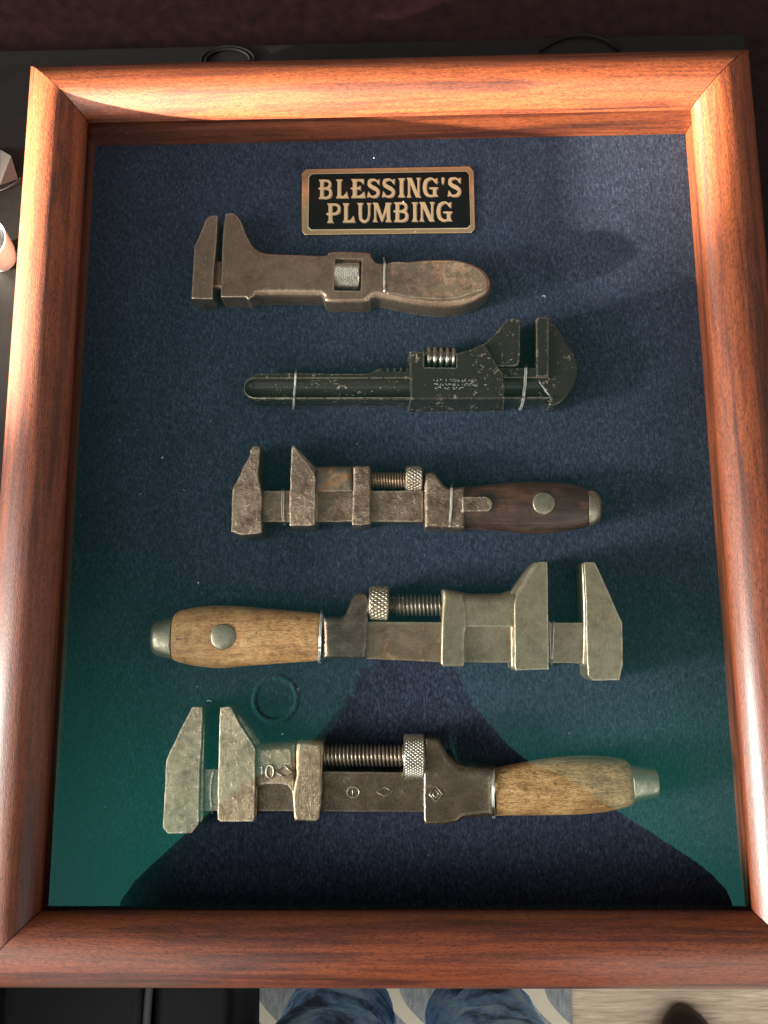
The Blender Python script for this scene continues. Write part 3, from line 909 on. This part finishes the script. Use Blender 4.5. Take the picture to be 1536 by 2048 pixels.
# stamped marks, worn past reading
bm = bmesh.new()
for row, (ua, va, ub, vb) in enumerate([(430, 830, 370, 1590), (335, 890, 275, 1480)]):
    n_ = 17 if row == 0 else 12
    for i in range(n_):
        t = i / (n_ - 1); c = P('A', ua + (ub - ua) * t, va + (vb - va) * t, 1.561)
        for k in range(2):
            box(bm, (c[0] + random.uniform(-.09, .09), c[1] + random.uniform(-.05, .05), c[2]), (.16 * random.uniform(.3, 1.1), .028, .012), random.choice((0, .25, 1.3, -.3)))
tag(obj('stamped_marks', bm, M['bright'], w, smooth=False), kind='stuff')
wire('1', [(948, 500, .05), (950, 515, .7), (952, 522, 1.2), (953, 530, 1.62), (951, 600, 1.64), (950, 655, 1.6), (950, 690, 1.15), (949, 706, .6), (948, 712, .05)], 'single thin wire tie round the neck of the topmost brown wrench', turns=2, gap=.05)

# ------------------------------------------------------------------ wrench 2: black painted, worm in the side
w = thing('adjustable_wrench', 'chipped black painted wrench with its jaws at the right and a ribbed worm gear', 'wrench', tuple(P('2', 700, 380, 0.05)), 'antique wrenches in the display case')
teeth = []
for i in range(5):
    x = 622 + i * 28
    teeth += [(x, 268, 1), (x + 8, 268, 1), (x + 11, 281, 1), (x + 17, 285), (x + 23, 281, 1)]
bar = [(40, 372), (38, 345), (52, 316), (80, 298), (115, 292), (250, 288), (400, 290), (550, 291), (590, 281), (612, 270, 1)] + teeth + [(765, 268, 1), (1000, 268), (1284, 266, 1), (1330, 300), (1375, 350), (1350, 395, 1),
      (1330, 400), (1000, 402), (750, 403), (400, 402), (150, 402), (80, 400), (55, 388)]
ob = S_('handle_bar', M['black'], w, '2', bar, .2, 1.6, r=.07, smooth=True, jit=.006, segs=3, hc=1.6)
bmc = bmesh.new(); A = Vector(P('2', 78, 351, 1.72)); B = Vector(P('2', 1345, 348, 1.72)); L = (B - A).length
pr = [(-.56, .02), (-.5, .25), (-.38, .41), (-.2, .52), (0, .57)] + [(L, .57), (L + .2, .52), (L + .38, .41), (L + .5, .25), (L + .56, .02)]
revolve(bmc, A, B, pr, 28); cut(ob, [bmc])
S_('fixed_jaw', M['black'], w, '2', [(1285, 62), (1298, 52), (1328, 52), (1340, 62), (1366, 92), (1402, 142), (1440, 205), (1462, 252), (1463, 300), (1442, 350), (1412, 398), (1380, 428), (1352, 436), (1336, 426), (1346, 412), (1338, 396), (1290, 330), (1284, 250)], .2, 1.45, r=.16, smooth=False, jit=.02, segs=4,
   extra=[dict(pts=[(1284, 60), (1294, 51), (1328, 51), (1338, 60), (1337, 306), (1286, 306)], h0=.3, h1=1.68, r=.05)])
S_('movable_jaw', M['black'], w, '2', [(1062, 165), (1098, 132), (1134, 92), (1158, 62), (1185, 56), (1212, 57), (1218, 66), (1216, 238), (1208, 256), (1188, 262), (1142, 261), (1118, 262), (1060, 262)], .3, 1.82, r=.06, jit=.02)
sl = S_('sleeve', M['black'], w, '2', [(745, 200), (758, 194), (806, 198), (880, 196), (948, 204), (1000, 190), (1058, 165), (1072, 176), (1122, 262), (1147, 296), (1150, 400), (750, 403)], .05, 2.02, r=.08, jit=.02, flare=.16)
bmc = bmesh.new(); o_, r_ = contour('2', [(808, 170), (946, 172), (944, 268), (806, 266)], 2.02); slab(bmc, o_, r_, .5, 2.6, .01, 1); cut(sl, [bmc])
bm = bmesh.new(); c = P('2', 876, 228, .7); box(bm, tuple(c), (1.8, 1.3, .1)); obj('worm_shade', bm, M['dark'], w, smooth=False)  # dark plate stands in for the shade under the worm
A = P('2', 812, 226, 1.35); B = P('2', 944, 228, 1.35)
bm = bmesh.new(); L = float(np.linalg.norm(B - A)); pr = [(0, .36)]
for i in range(5):
    c = L * (i + .5) / 5; pr += [(c - .125, .36), (c - .085, .60), (c - .04, .65), (c + .04, .65), (c + .085, .60), (c + .125, .36)]
pr.append((L, .36))
revolve(bm, A, B, pr, 60, lambda s, a, r: r - (.02 if r > .5 and int(a / 6.2832 * 60) % 2 else 0)); obj('worm_gear', M and bm, M['bright'], w, weighted=False)
bm = bmesh.new()
for row, (va, ua, ub) in enumerate([(322, 852, 1038), (340, 852, 1030), (355, 858, 1000)]):
    for i in range(15 if row < 2 else 12):
        t = i / 14; c = P('2', ua + (ub - ua) * t, va + random.uniform(-1, 1), 2.032)
        if random.random() < .1: continue
        for k in range(2): box(bm, (c[0] + random.uniform(-.06, .06), c[1] + random.uniform(-.06, .06), c[2]), (.13 * random.uniform(.4, 1), .024, .01), random.choice((0, 1.5, .5, -.6)))
tag(obj('stamped_marks', bm, M['wire'], w, smooth=False), kind='stuff')
wire('2', [(262, 276, .1), (261, 284, .9), (258, 291, 1.63), (256, 350, 1.5), (252, 400, 1.64), (250, 425, 1.0), (249, 446, .1)], 'thin wire tie round the rounded handle end of the black wrench', turns=2, gap=.05)
wire('2', [(1243, 255, .1), (1242, 262, .9), (1240, 270, 1.64), (1238, 340, 1.6), (1232, 400, 1.64), (1222, 430, .9), (1216, 448, .1)], 'doubled wire tie beside the jaws of the black wrench', turns=2, gap=.09)

# ------------------------------------------------------------------ wrench 3: pitted steel, dark wooden grip
w = thing('adjustable_wrench', 'pitted forged wrench with a dark wooden grip, middle one of the five', 'wrench', tuple(P('3', 760, 300, 0.05)), 'antique wrenches in the display case')
S_('fixed_jaw', M['w3'], w, 'D', [(340, 112), (388, 107), (412, 122), (400, 290), (396, 390), (415, 520), (428, 640), (425, 1010), (330, 1015), (220, 1028), (170, 1010), (112, 990), (120, 620), (130, 540), (160, 480), (200, 410), (245, 300), (300, 205), (308, 150)], .15, 2.0, r=.09, jit=.05, segs=4, flare=.06)
S_('bar', M['w3'], w, '3', [(160, 214), (782, 212), (782, 334), (160, 334)], .5, 1.45, r=.06, jit=.03)
S_('movable_jaw', M['w3'], w, 'D', [(738, 100), (765, 100), (792, 150), (850, 230), (920, 310), (968, 380), (985, 450), (976, 560), (984, 640), (975, 930), (900, 940), (840, 930), (722, 935), (708, 925), (710, 600), (722, 420), (725, 250), (730, 130)], .15, 2.0, r=.08, jit=.04, segs=4,
   extra=[dict(pts=[(760, 110), (830, 165), (915, 255), (1000, 335), (1010, 500), (1000, 905), (800, 900), (800, 200)], h0=.15, h1=1.62, r=.15)])
S_('screw_barrel', M['w3b'], w, 'D', [(960, 326), (1365, 322), (1365, 600), (960, 600)], .5, 1.75, r=.5, jit=.02, segs=6, rs=[1, 1, .2, .2])
S_('collar', M['w3'], w, '3', [(510, 122), (530, 116), (575, 115), (580, 160), (579, 344), (540, 350), (508, 346), (506, 250), (512, 170)], .2, 1.85, r=.16, jit=.04, segs=4, rs=[1, 1, 1, 1, .5, .5, .5, 1, 1])
screw('screw', M['threadr'], w, P('3', 570, 173, 1.15), P('3', 716, 174, 1.15), .36, .46, .155)
knurl('knurled_nut', M['w3'], w, P('3', 712, 168, 1.2), P('3', 778, 169, 1.2), .74, d=.07, around=22, along=5, rim=.08)
S_('frame', M['w3'], w, '3', [(784, 150), (798, 140), (824, 143), (840, 168), (860, 193), (880, 205), (940, 198), (940, 362), (880, 360), (785, 356)], .15, 1.8, r=.2, jit=.03, segs=5,
   extra=[dict(pts=[(930, 237), (1020, 235), (1040, 245), (1047, 262), (1045, 280), (1030, 293), (930, 296)], h0=1.0, h1=1.93, r=.06)])
loft('grip', M['dark_handle'], w, '3', [(915, 200, 362), (1000, 195, 364), (1100, 183, 371), (1200, 178, 380), (1300, 182, 374), (1370, 195, 363), (1410, 208, 353)], 1.0, k=.62, tmax=.9)
loft('end_cap', M['cap'], w, '3', [(1408, 212, 350), (1425, 213, 348), (1440, 218, 342), (1452, 230, 332), (1462, 250, 312)], 1.0, k=.66, tmax=.86, ends=(.03, .12))
disc('rivet', M['cap'], w, P('3', 1243, 262, 1.9), .60, 1.5, 1.92)
bm = bmesh.new()
for i, (u, a) in enumerate([(838, .6), (850, -.6), (868, 1.2), (876, -1.2), (890, 1.57), (902, 0)]):
    c = P('3', u, 262, 1.806); box(bm, tuple(c), (.2, .03, .012), a)
tag(obj('stamped_marks', bm, M['dark'], w, smooth=False), kind='stuff')
wire('3', [(243, 206, .3), (242, 212, .9), (240, 216, 1.5), (241, 280, 1.5), (244, 330, 1.5), (246, 340, .9), (247, 346, .1)], 'doubled wire tie between the jaws of the middle wrench', turns=2, gap=.1)
wire('3', [(890, 188, .2), (890, 195, .9), (889, 205, 1.85), (888, 280, 1.85), (883, 350, 1.85), (878, 362, 1.1), (875, 367, .1)], 'wire tie at the grip end of the middle wrench', turns=2, gap=.06)

# ------------------------------------------------------------------ wrench 4: wooden grip at the left
w = thing('adjustable_wrench', 'olive grey wrench with its honey coloured wooden grip pointing left', 'wrench', tuple(P('5', 200, 500, 0.05)), 'antique wrenches in the display case')
loft('end_cap', M['cap'], w, '4', [(43, 490, 590), (52, 455, 622), (75, 432, 645), (120, 420, 660), (180, 410, 672)], 1.05, k=.8, tmax=1.0, ends=(.12, .03))
loft('grip', M['oak_handle'], w, '4', [(184, 396, 674), (200, 380, 684), (250, 362, 698), (350, 346, 716), (460, 341, 726), (600, 346, 716), (800, 364, 700), (1000, 380, 685), (1082, 390, 679)], 1.05, k=.7, tmax=1.12, ends=(.1, .06))
disc('rivet', M['cap'], w, P('4', 477, 532, 2.2), .66, 1.8, 2.19, dome=.06)
S_('bar', M['w4b'], w, '5', [(20, 398), (455, 402), (1270, 404), (1270, 634), (455, 628), (20, 608)], .5, 1.5, r=.05, jit=.008)
S_('frame', M['w4n'], w, '4', [(1092, 404), (1150, 408), (1205, 412), (1228, 398), (1250, 350), (1272, 300), (1290, 268), (1312, 262), (1352, 262), (1370, 278), (1372, 430), (1364, 450), (1366, 540), (1358, 668), (1092, 672)], .2, 1.9, r=.34, smooth=False, jit=.03, segs=6, rs=[1, 1, 1, .8, .7, .7, .6, .6, .5, .4, .3, .3, .3, .8, 1.2])
knurl('knurled_nut', M['w4b'], w, P('5', 52, 297, 1.2), P('5', 162, 299, 1.2), .95, d=.09, around=24, along=5, rim=.08)
screw('screw', M['thread'], w, P('5', 160, 307, 1.1), P('5', 460, 308, 1.1), .44, .58, .215, plain=.42)
S_('screw_barrel', M['w4'], w, '5', [(460, 226), (520, 236), (640, 244), (790, 240), (840, 222), (880, 225), (880, 432), (460, 432)], .5, 1.78, r=.5, jit=.015, segs=7, rs=[1, 1, 1, 1, 1, 1, .12, .12])
S_('collar', M['w4'], w, '5', [(456, 222), (470, 214), (585, 236), (592, 300), (592, 430), (584, 460), (583, 640), (572, 652), (462, 650), (451, 632), (455, 430)], .2, 1.82, r=.14, jit=.015, segs=4, rs=[2.5, 2.5, 2.5, 1, .5, .7, .7, .7, .7, .7, .8])
S_('movable_jaw', M['w4'], w, '5', [(985, 80), (1000, 66), (1045, 64), (1049, 76), (1052, 400), (1056, 668), (870, 674), (864, 640), (862, 290), (870, 262), (920, 180)], .15, 2.05, r=.05, jit=.018,
   extra=[dict(pts=[(840, 236), (900, 152), (975, 66), (1040, 66), (1040, 660), (845, 660), (842, 440)], h0=.15, h1=1.7, r=.12)])
S_('fixed_jaw', M['w4'], w, '5', [(1250, 72), (1256, 66), (1308, 66), (1316, 74), (1385, 222), (1440, 348), (1466, 406), (1468, 520), (1470, 640), (1450, 728), (1300, 731), (1272, 700), (1268, 600), (1262, 300)], .15, 2.05, r=.05, jit=.018,
   extra=[dict(pts=[(1240, 76), (1300, 76), (1300, 640), (1244, 640), (1250, 400)], h0=.15, h1=1.72, r=.1)])
wire('5', [(1056, 396, .3), (1057, 402, 1.56), (1062, 520, 1.58), (1068, 634, 1.56), (1070, 644, .1)], 'thin wire tie against the movable jaw of the honey gripped wrench', turns=1)
wire('5', [(1083, 396, .3), (1082, 402, 1.56), (1078, 520, 1.58), (1073, 634, 1.56), (1072, 644, .1)], 'slanting wire tie on the bar between the jaws of the honey gripped wrench', turns=1)
wire('4', [(1086, 370, .2), (1086, 380, 1.0), (1084, 398, 1.7), (1082, 450, 2.15), (1078, 530, 2.24), (1073, 620, 2.15), (1070, 670, 1.7), (1072, 684, .9), (1074, 694, .1)], 'wire tie where the honey coloured grip meets the steel', turns=2, gap=.07)

# ------------------------------------------------------------------ wrench 5: marked 10, rough grip at the right
w = thing('adjustable_wrench', 'lowest wrench, marked 10 and a diamond, with a rough pale wooden grip', 'wrench', tuple(P('6', 1000, 560, 0.05)), 'antique wrenches in the display case')
S_('fixed_jaw', M['w5'], w, '6', [(207, 64), (262, 64), (266, 72), (260, 290), (249, 440), (245, 722), (206, 775), (72, 778), (42, 742), (52, 560), (60, 370), (76, 328), (140, 195)], .15, 2.05, r=.06, jit=.025,
   extra=[dict(pts=[(230, 74), (276, 80), (272, 400), (268, 700), (225, 745), (120, 745)], h0=.15, h1=1.72, r=.1)])
S_('bar', M['w5n'], w, '6', [(240, 412), (940, 426), (1385, 432), (1385, 462), (1530, 462), (1530, 655), (940, 652), (240, 648)], .5, 1.5, r=.05, jit=.01)
S_('movable_jaw', M['w5'], w, '6', [(362, 68), (418, 62), (430, 76), (470, 155), (530, 248), (560, 300), (560, 500), (556, 698), (546, 710), (362, 711), (348, 696), (350, 500), (356, 250)], .15, 2.05, r=.06, jit=.025,
   extra=[dict(pts=[(425, 72), (480, 118), (560, 215), (592, 262), (592, 300), (560, 320), (500, 320), (420, 200)], h0=.15, h1=1.6, r=.2, segs=4),
          dict(pts=[(500, 300), (568, 300), (567, 690), (500, 690)], h0=.15, h1=1.72, r=.1)])
S_('screw_barrel', M['w5'], w, '6', [(556, 285), (600, 266), (700, 262), (795, 258), (795, 560), (776, 560), (770, 525), (745, 498), (700, 490), (620, 491), (590, 500), (568, 522), (562, 555), (550, 555)], .5, 1.8, r=.42, jit=.015, segs=7, rs=[.25, 1, 1, 1, .2, .14, .14, .14, .14, .14, .14, .14, .14, .14])
S_('collar', M['w5'], w, '6', [(792, 262), (812, 250), (938, 254), (944, 285), (934, 420), (937, 520), (922, 688), (905, 705), (778, 700), (772, 560), (790, 440), (786, 310)], .2, 1.92, r=.14, jit=.035, segs=4, rs=[2, 2, 2, 1.5, 1, .8, .8, .8, .8, .8, 1, 1.5])
screw('screw', M['thread'], w, P('6', 935, 335, 1.15), P('6', 1392, 338, 1.15), .42, .56, .205)
knurl('knurled_nut', M['bright'], w, P('6', 1388, 338, 1.25), P('6', 1503, 340, 1.25), 1.12, d=.07, around=38, along=8, rim=.06)
S_('frame', M['w5n'], w, '7', [(190, 132), (212, 123), (262, 128), (284, 156), (320, 218), (370, 262), (430, 281), (500, 286), (572, 290), (576, 556), (480, 560), (400, 566), (372, 586), (300, 596), (190, 594), (186, 560), (184, 340)], .15, 2.0, r=.34, smooth=False, jit=.02, segs=6, rs=[.5, .6, .7, .8, 1, 1.2, 1.3, 1.3, 1.3, 1.3, 1.2, 1.0, .8, .6, .4, .3, .3])
loft('grip', M['ash_handle'], w, '7', [(562, 294, 550, 578), (700, 268, 548), (850, 242, 547), (1000, 226, 544), (1100, 223, 536), (1200, 228, 522), (1290, 240, 500), (1320, 262, 482)], 1.1, k=.72, tmax=1.15, ends=(.04, .12))
loft('end_cap', M['cap'], w, '7', [(1316, 270, 480), (1340, 273, 476), (1400, 283, 461), (1450, 290, 450), (1462, 298, 441)], 1.1, k=.85, tmax=1.0, ends=(.03, .06))


def tubefig(crop, loops, h, r, name, mat, parent):
    bm = bmesh.new()
    for pts, closed in loops: tube(bm, [P(crop, u, v, h) for u, v in pts], r, 6, closed)
    return obj(name, bm, mat, parent, weighted=False)


def ell(cx, cy, rx, ry, n=20): return [(cx + rx * math.cos(2 * math.pi * i / n), cy + ry * math.sin(2 * math.pi * i / n)) for i in range(n)]


tubefig('6', [([(582, 408), (598, 394), (598, 464)], False), (ell(642, 428, 21, 36), True), ([(678, 430), (724, 398), (768, 432), (722, 462)], True)], 1.83, .055, 'raised_mark', M['w5'], w)
tubefig('6', [(ell(1106, 543, 34, 30), True), ([(1104, 522), (1104, 564)], False)], 1.505, .028, 'stamped_circle', M['w5'], w)
tubefig('6', [([(1236, 542), (1282, 516), (1328, 540), (1284, 566)], True)], 1.505, .028, 'stamped_diamond', M['w5'], w)
tubefig('7', [([(216, 436), (250, 390), (286, 432), (254, 478)], True), ([(234, 436), (250, 412), (268, 434), (252, 456)], True)], 2.01, .05, 'raised_mark', M['w5'], w)
wire('6', [(332, 400, .3), (330, 408, 1.0), (327, 416, 1.56), (312, 480, 1.57), (308, 560, 1.57), (314, 640, 1.56), (318, 652, 1.0), (320, 662, .1)], 'curved wire tie between the jaws of the wrench marked 10', turns=2, gap=.05)
wire('7', [(562, 280, .3), (563, 288, 1.0), (565, 300, 1.75), (567, 400, 2.05), (569, 500, 1.9), (570, 540, 1.6), (571, 558, .8), (571, 566, .1)], 'wire tie at the steel end of the rough pale grip', turns=2, gap=.08)

# ------------------------------------------------------------------ things lying round the case
q = at(-6, 335, PZ + .5)
bm = bmesh.new(); vs = [at(u, v, PZ + h) for u, v, h in ((-60, 300, .05), (2, 300, .5), (22, 312, .7), (36, 358, .05), (0, 370, .3), (-70, 378, .05))]
hi = [bm.verts.new(v) for v in vs]; lo = [bm.verts.new((v[0], v[1], v[2] - .03)) for v in vs]
for i in range(6): bm.faces.new((lo[i], lo[(i + 1) % 6], hi[(i + 1) % 6], hi[i]))
f = bm.faces.new(hi); f2 = bm.faces.new(lo[::-1]); bmesh.ops.triangulate(bm, faces=[f, f2])
tag(obj('paper_tag', bm, M['paper'], None, smooth=False, origin=tuple(q)), 'beige folded paper tag at the left edge beside the case', 'paper')
bm = bmesh.new(); tube(bm, [at(u, v, PZ + h) for u, v, h in ((42, 355, .1), (30, 366, .2), (10, 378, .12), (-30, 392, .1))], .035, 6)
tag(obj('string', bm, M['paper'], None, weighted=False, origin=tuple(at(30, 366, PZ))), 'thin pale string running from the beige paper tag', 'string')
c = at(6, 518, PZ)
bm = bmesh.new(); revolve(bm, (c[0], c[1], PZ + .02), (c[0], c[1], PZ + 2.6), [(0, .8), (.15, .95), (1.0, 1.2), (2.4, 1.42), (2.5, 1.44), (2.52, 1.38), (2.2, 1.3), (.5, 1.0), (.4, .2)], 40)
tag(obj('cup', bm, M['white'], None, origin=(c[0], c[1], PZ)), 'white china cup cut off by the left edge of the picture', 'cup')
bm = bmesh.new(); c = at(456, 122, PZ + .1)
for rr_ in (1.75, 1.45): tube(bm, [(c[0] + rr_ * math.cos(a), c[1] + rr_ * .6 * math.sin(a), PZ + .12) for a in np.linspace(0, 6.283, 40)[:-1]], .09, 6, True)
tag(obj('ring_pull', bm, M['cable'], None, weighted=False, origin=(c[0], c[1], PZ)), 'dark ring on the pad behind the upper left of the case', 'ring')
bm = bmesh.new(); tube(bm, [at(u, v, PZ + .16) for u, v in ((1080, 100), (1100, 86), (1130, 74), (1165, 69), (1195, 73), (1220, 84), (1240, 100))], .13, 8)
tag(obj('cable', bm, M['cable'], None, weighted=False, origin=tuple(at(1160, 80, PZ))), 'short grey cable arc behind the upper right of the case', 'cable')

# shoe tip on the oak floor, lower right
c = at(1386, 2040, GZ + 5)
bm = bmesh.new(); rings = []
for i in range(19):
    t = (i / 18) ** 1.6; y = c[1] - t * 27; wd = 4.7 * (1 - (1 - min(1, t * 3.2 + .004)) ** 2.4) ** .5 * (1 - .22 * max(0, t - .45))
    hh = (4.6 + 5.0 * max(0, t - .3)) * (1 - (1 - min(1, t * 3.5 + .01)) ** 2.2) ** .5
    rings.append([bm.verts.new((c[0] + wd * math.cos(a), y, GZ + .1 + hh * (.5 + .5 * math.sin(a)))) for a in np.linspace(0, 6.283, 25)[:-1]])
for a, b in zip(rings, rings[1:]):
    for i in range(24): bm.faces.new((a[i], a[(i + 1) % 24], b[(i + 1) % 24], b[i]))
bm.faces.new(rings[0]); bm.faces.new(rings[-1][::-1])
tag(obj('shoe', bm, M['shoe'], None, origin=(c[0], c[1], GZ)), 'dark brown rounded shoe toe on the pale oak floor at lower right', 'shoe')


# ------------------------------------------------------------------ the person holding the phone
def skin_chain(name, chains, mat, parent, sub=2):
    verts = []; rad = []; edges = []; idx = {}
    for ch in chains:
        prev = None
        for p in ch:
            key = tuple(round(c, 3) for c in p[:3])
            if key not in idx: idx[key] = len(verts); verts.append(p[:3]); rad.append(p[3])
            i = idx[key]
            if prev is not None and prev != i: edges.append((prev, i))
            prev = i
    return verts, edges, rad


def mkskin(name, chains, mat, parent, sub=2):
    v, e, r = skin_chain(name, chains, mat, parent)
    me = bpy.data.meshes.new(name); bm = bmesh.new(); off = Vector(parent.location) / S
    lay = bm.verts.layers.skin.verify()
    vs = [bm.verts.new((Vector(q) - off) * S) for q in v]
    for a, b in e: bm.edges.new((vs[a], vs[b]))
    for k, (q, rr_) in enumerate(zip(vs, r)):
        rr_ = rr_ if isinstance(rr_, tuple) else (rr_, rr_)
        q[lay].radius = (rr_[0] * S, rr_[1] * S); q[lay].use_root = (k == 0)
    bm.to_mesh(me); bm.free(); me.materials.append(mat)
    o = bpy.data.objects.new(name, me); COL.objects.link(o); o.parent = parent
    m = o.modifiers.new('skin', 'SKIN'); m.use_smooth_shade = True
    s = o.modifiers.new('sub', 'SUBSURF'); s.levels = sub; s.render_levels = sub
    return o


per = thing('person', 'person in blue jeans and a dark top standing at the lower edge of the case', 'person', (0, -52, GZ + .7))
pel = (1.0, -56, 12)
PH = (0.57, -8.31, 41.9)       # phone lens just above the camera
def arm(s):
    return [(1, -37, 60, (12, 9)), (1 + s * 17, -36, 61, 6), (1 + s * 24, -37, 48, 4.6), ((27 if s > 0 else -21.5), -34, 36, 4.0), (1 + s * 15, -26, 38, 3.3), (1 + s * 7.4, -19.5, 42.2, 2.4), (1 + s * 5.6, -17.0, 43.6, 2.6)]
def leg(s):
    return [(*pel, (15, 11)), (1 + s * 8, -55, 2, 8.5), (1 + s * 8.3, -50, -32, 6.3), (1 + s * 8.6, -54, -56, 5.2), (1 + s * 8.8, -57, -73, 3.8), (1 + s * 9.2, -51, -77.2, 3.4), (1 + s * 9.8, -42, -77.8, 2.6)]
spine = [(*pel, (15, 11)), (1, -50, 30, (13, 10)), (1, -42, 48, (15, 10)), (1, -37, 60, (12, 9)), (1, -31.5, 68, 5.4), (1, -27, 75, 6.2), (1, -24, 81, (8.4, 9.2)), (1, -22.5, 87, (7.2, 8.2))]
fing = []
for s in (-1, 1):
    root = (1 + s * 5.6, -17.0, 43.6)
    for k, (dy, L_) in enumerate(((2.6, 1.0), (.9, 1.1), (-.8, 1.0), (-2.4, .85))):
        fing.append([(*root, 2.6), (1 + s * 4.9, -16.2 + dy, 44.9, .95), (1 + s * 3.0 * L_, -15.6 + dy, 45.3, .8), (1 + s * 1.4, -15.3 + dy, 44.6, .7)])
    fing.append([(*root, 2.6), (1 + s * 4.9, -13.0, 43.4, 1.0), (1 + s * 4.2, -10.9, 43.9, .85)])
mkskin('body', [spine, arm(-1), arm(1), leg(-1), leg(1)] + fing, M['skin'], per)
mkskin('shirt', [[(*pel, (16, 12)), (1, -50, 30, (15, 12)), (1, -42, 48, (17, 12)), (1, -36, 60, (16, 11)), (1, -32.5, 66, 12.5), (1, -30, 72, 11)],
                 ] + [[(1, -36, 60, (16, 11)), (1 + s * 17, -36, 61, 8.4), (1 + s * 24, -37, 48, 6.2), ((27 if s > 0 else -21.5), -34, 36, 5.4), (1 + s * 15, -26, 38, 4.4), (1 + s * 9.5, -21.3, 40.9, 3.6)] for s in (-1, 1)], M['shirt'], per)
jn = mkskin('jeans', [[(*pel, (16.2, 12.2)), (1 + s * 8, -55, 2, 10.2), (1 + s * 8.3, -50.5, -20, 8.6), (1 + s * 8.3, -48.5, -34, 8.2), (1 + s * 8.4, -51, -42, 7.8), (1 + s * 8.6, -54, -56, 7.6), (1 + s * 8.8, -55.5, -72, 7.0)] for s in (-1, 1)], M['denim'], per, 3)
tex = bpy.data.textures.new('folds', 'CLOUDS'); tex.noise_scale = .05
dm = jn.modifiers.new('folds', 'DISPLACE'); dm.texture = tex; dm.strength = .022; dm.mid_level = .5
mkskin('hair', [[(1, -30.5, 75, (13, 8)), (.5, -27.5, 84, (13.8, 11)), (0, -25, 92, (13, 10.5))]], M['hair'], per)
for s in (-1, 1):
    mkskin('shoe', [[(1 + s * 8.8, -58.5, -76.0, 3.9), (1 + s * 9.2, -51, -76.4, 4.2), (1 + s * 9.8, -42, -77.0, 3.6), (1 + s * 10, -37.5, -77.4, 2.6)]], M['shoe'], per)
    bm = bmesh.new(); bmesh.ops.create_icosphere(bm, subdivisions=2, radius=1.15, matrix=Matrix.Translation((1 + s * 3.0, -16.0, 80.4))); obj('eye', bm, M['white'], per, weighted=False)
    bm = bmesh.new(); bmesh.ops.create_icosphere(bm, subdivisions=2, radius=1.6, matrix=Matrix.Translation((1 + s * 8.3, -24.5, 81)) @ Matrix.Diagonal((.5, 1, 1.7, 1))); obj('ear', bm, M['skin'], per, weighted=False)
bm = bmesh.new(); bmesh.ops.create_cone(bm, segments=12, radius1=1.4, radius2=.5, depth=3.6, matrix=Matrix.Translation((1, -14.8, 78.5)) @ Matrix.Rotation(-.35, 4, 'X')); obj('nose', bm, M['skin'], per)
bm = bmesh.new(); box(bm, (1, -16.2, 75.6), (4.2, 1.4, .9), bev=.3); obj('mouth', bm, M['skin'], per)
ph = thing('phone', 'black phone held over the case by the person', 'phone', PH)
bm = bmesh.new(); box(bm, (1.0, -14.0, PH[2] + .5), (7.4, 15, .8), bev=.3); obj('phone_body', bm, M['phone'], ph)
bm = bmesh.new(); revolve(bm, (PH[0], PH[1], PH[2] - .25), (PH[0], PH[1], PH[2] + .1), [(0, .45), (.05, .6), (.35, .6)], 24); obj('lens', bm, M['phone'], ph)

# round ceiling fitting mirrored in the glass
lc = Vector((-29, -21, 148))
ll = thing('ceiling_lamp', 'round unlit ceiling fitting mirrored as a dark ring in the glass', 'lamp', tuple(lc))
bm = bmesh.new(); tube(bm, [(lc.x + 5.0 * math.cos(a), lc.y + 5.0 * math.sin(a), lc.z) for a in np.linspace(0, 6.283, 49)[:-1]], .8, 10, True); obj('trim_ring', bm, M['lamp'], ll, weighted=False)
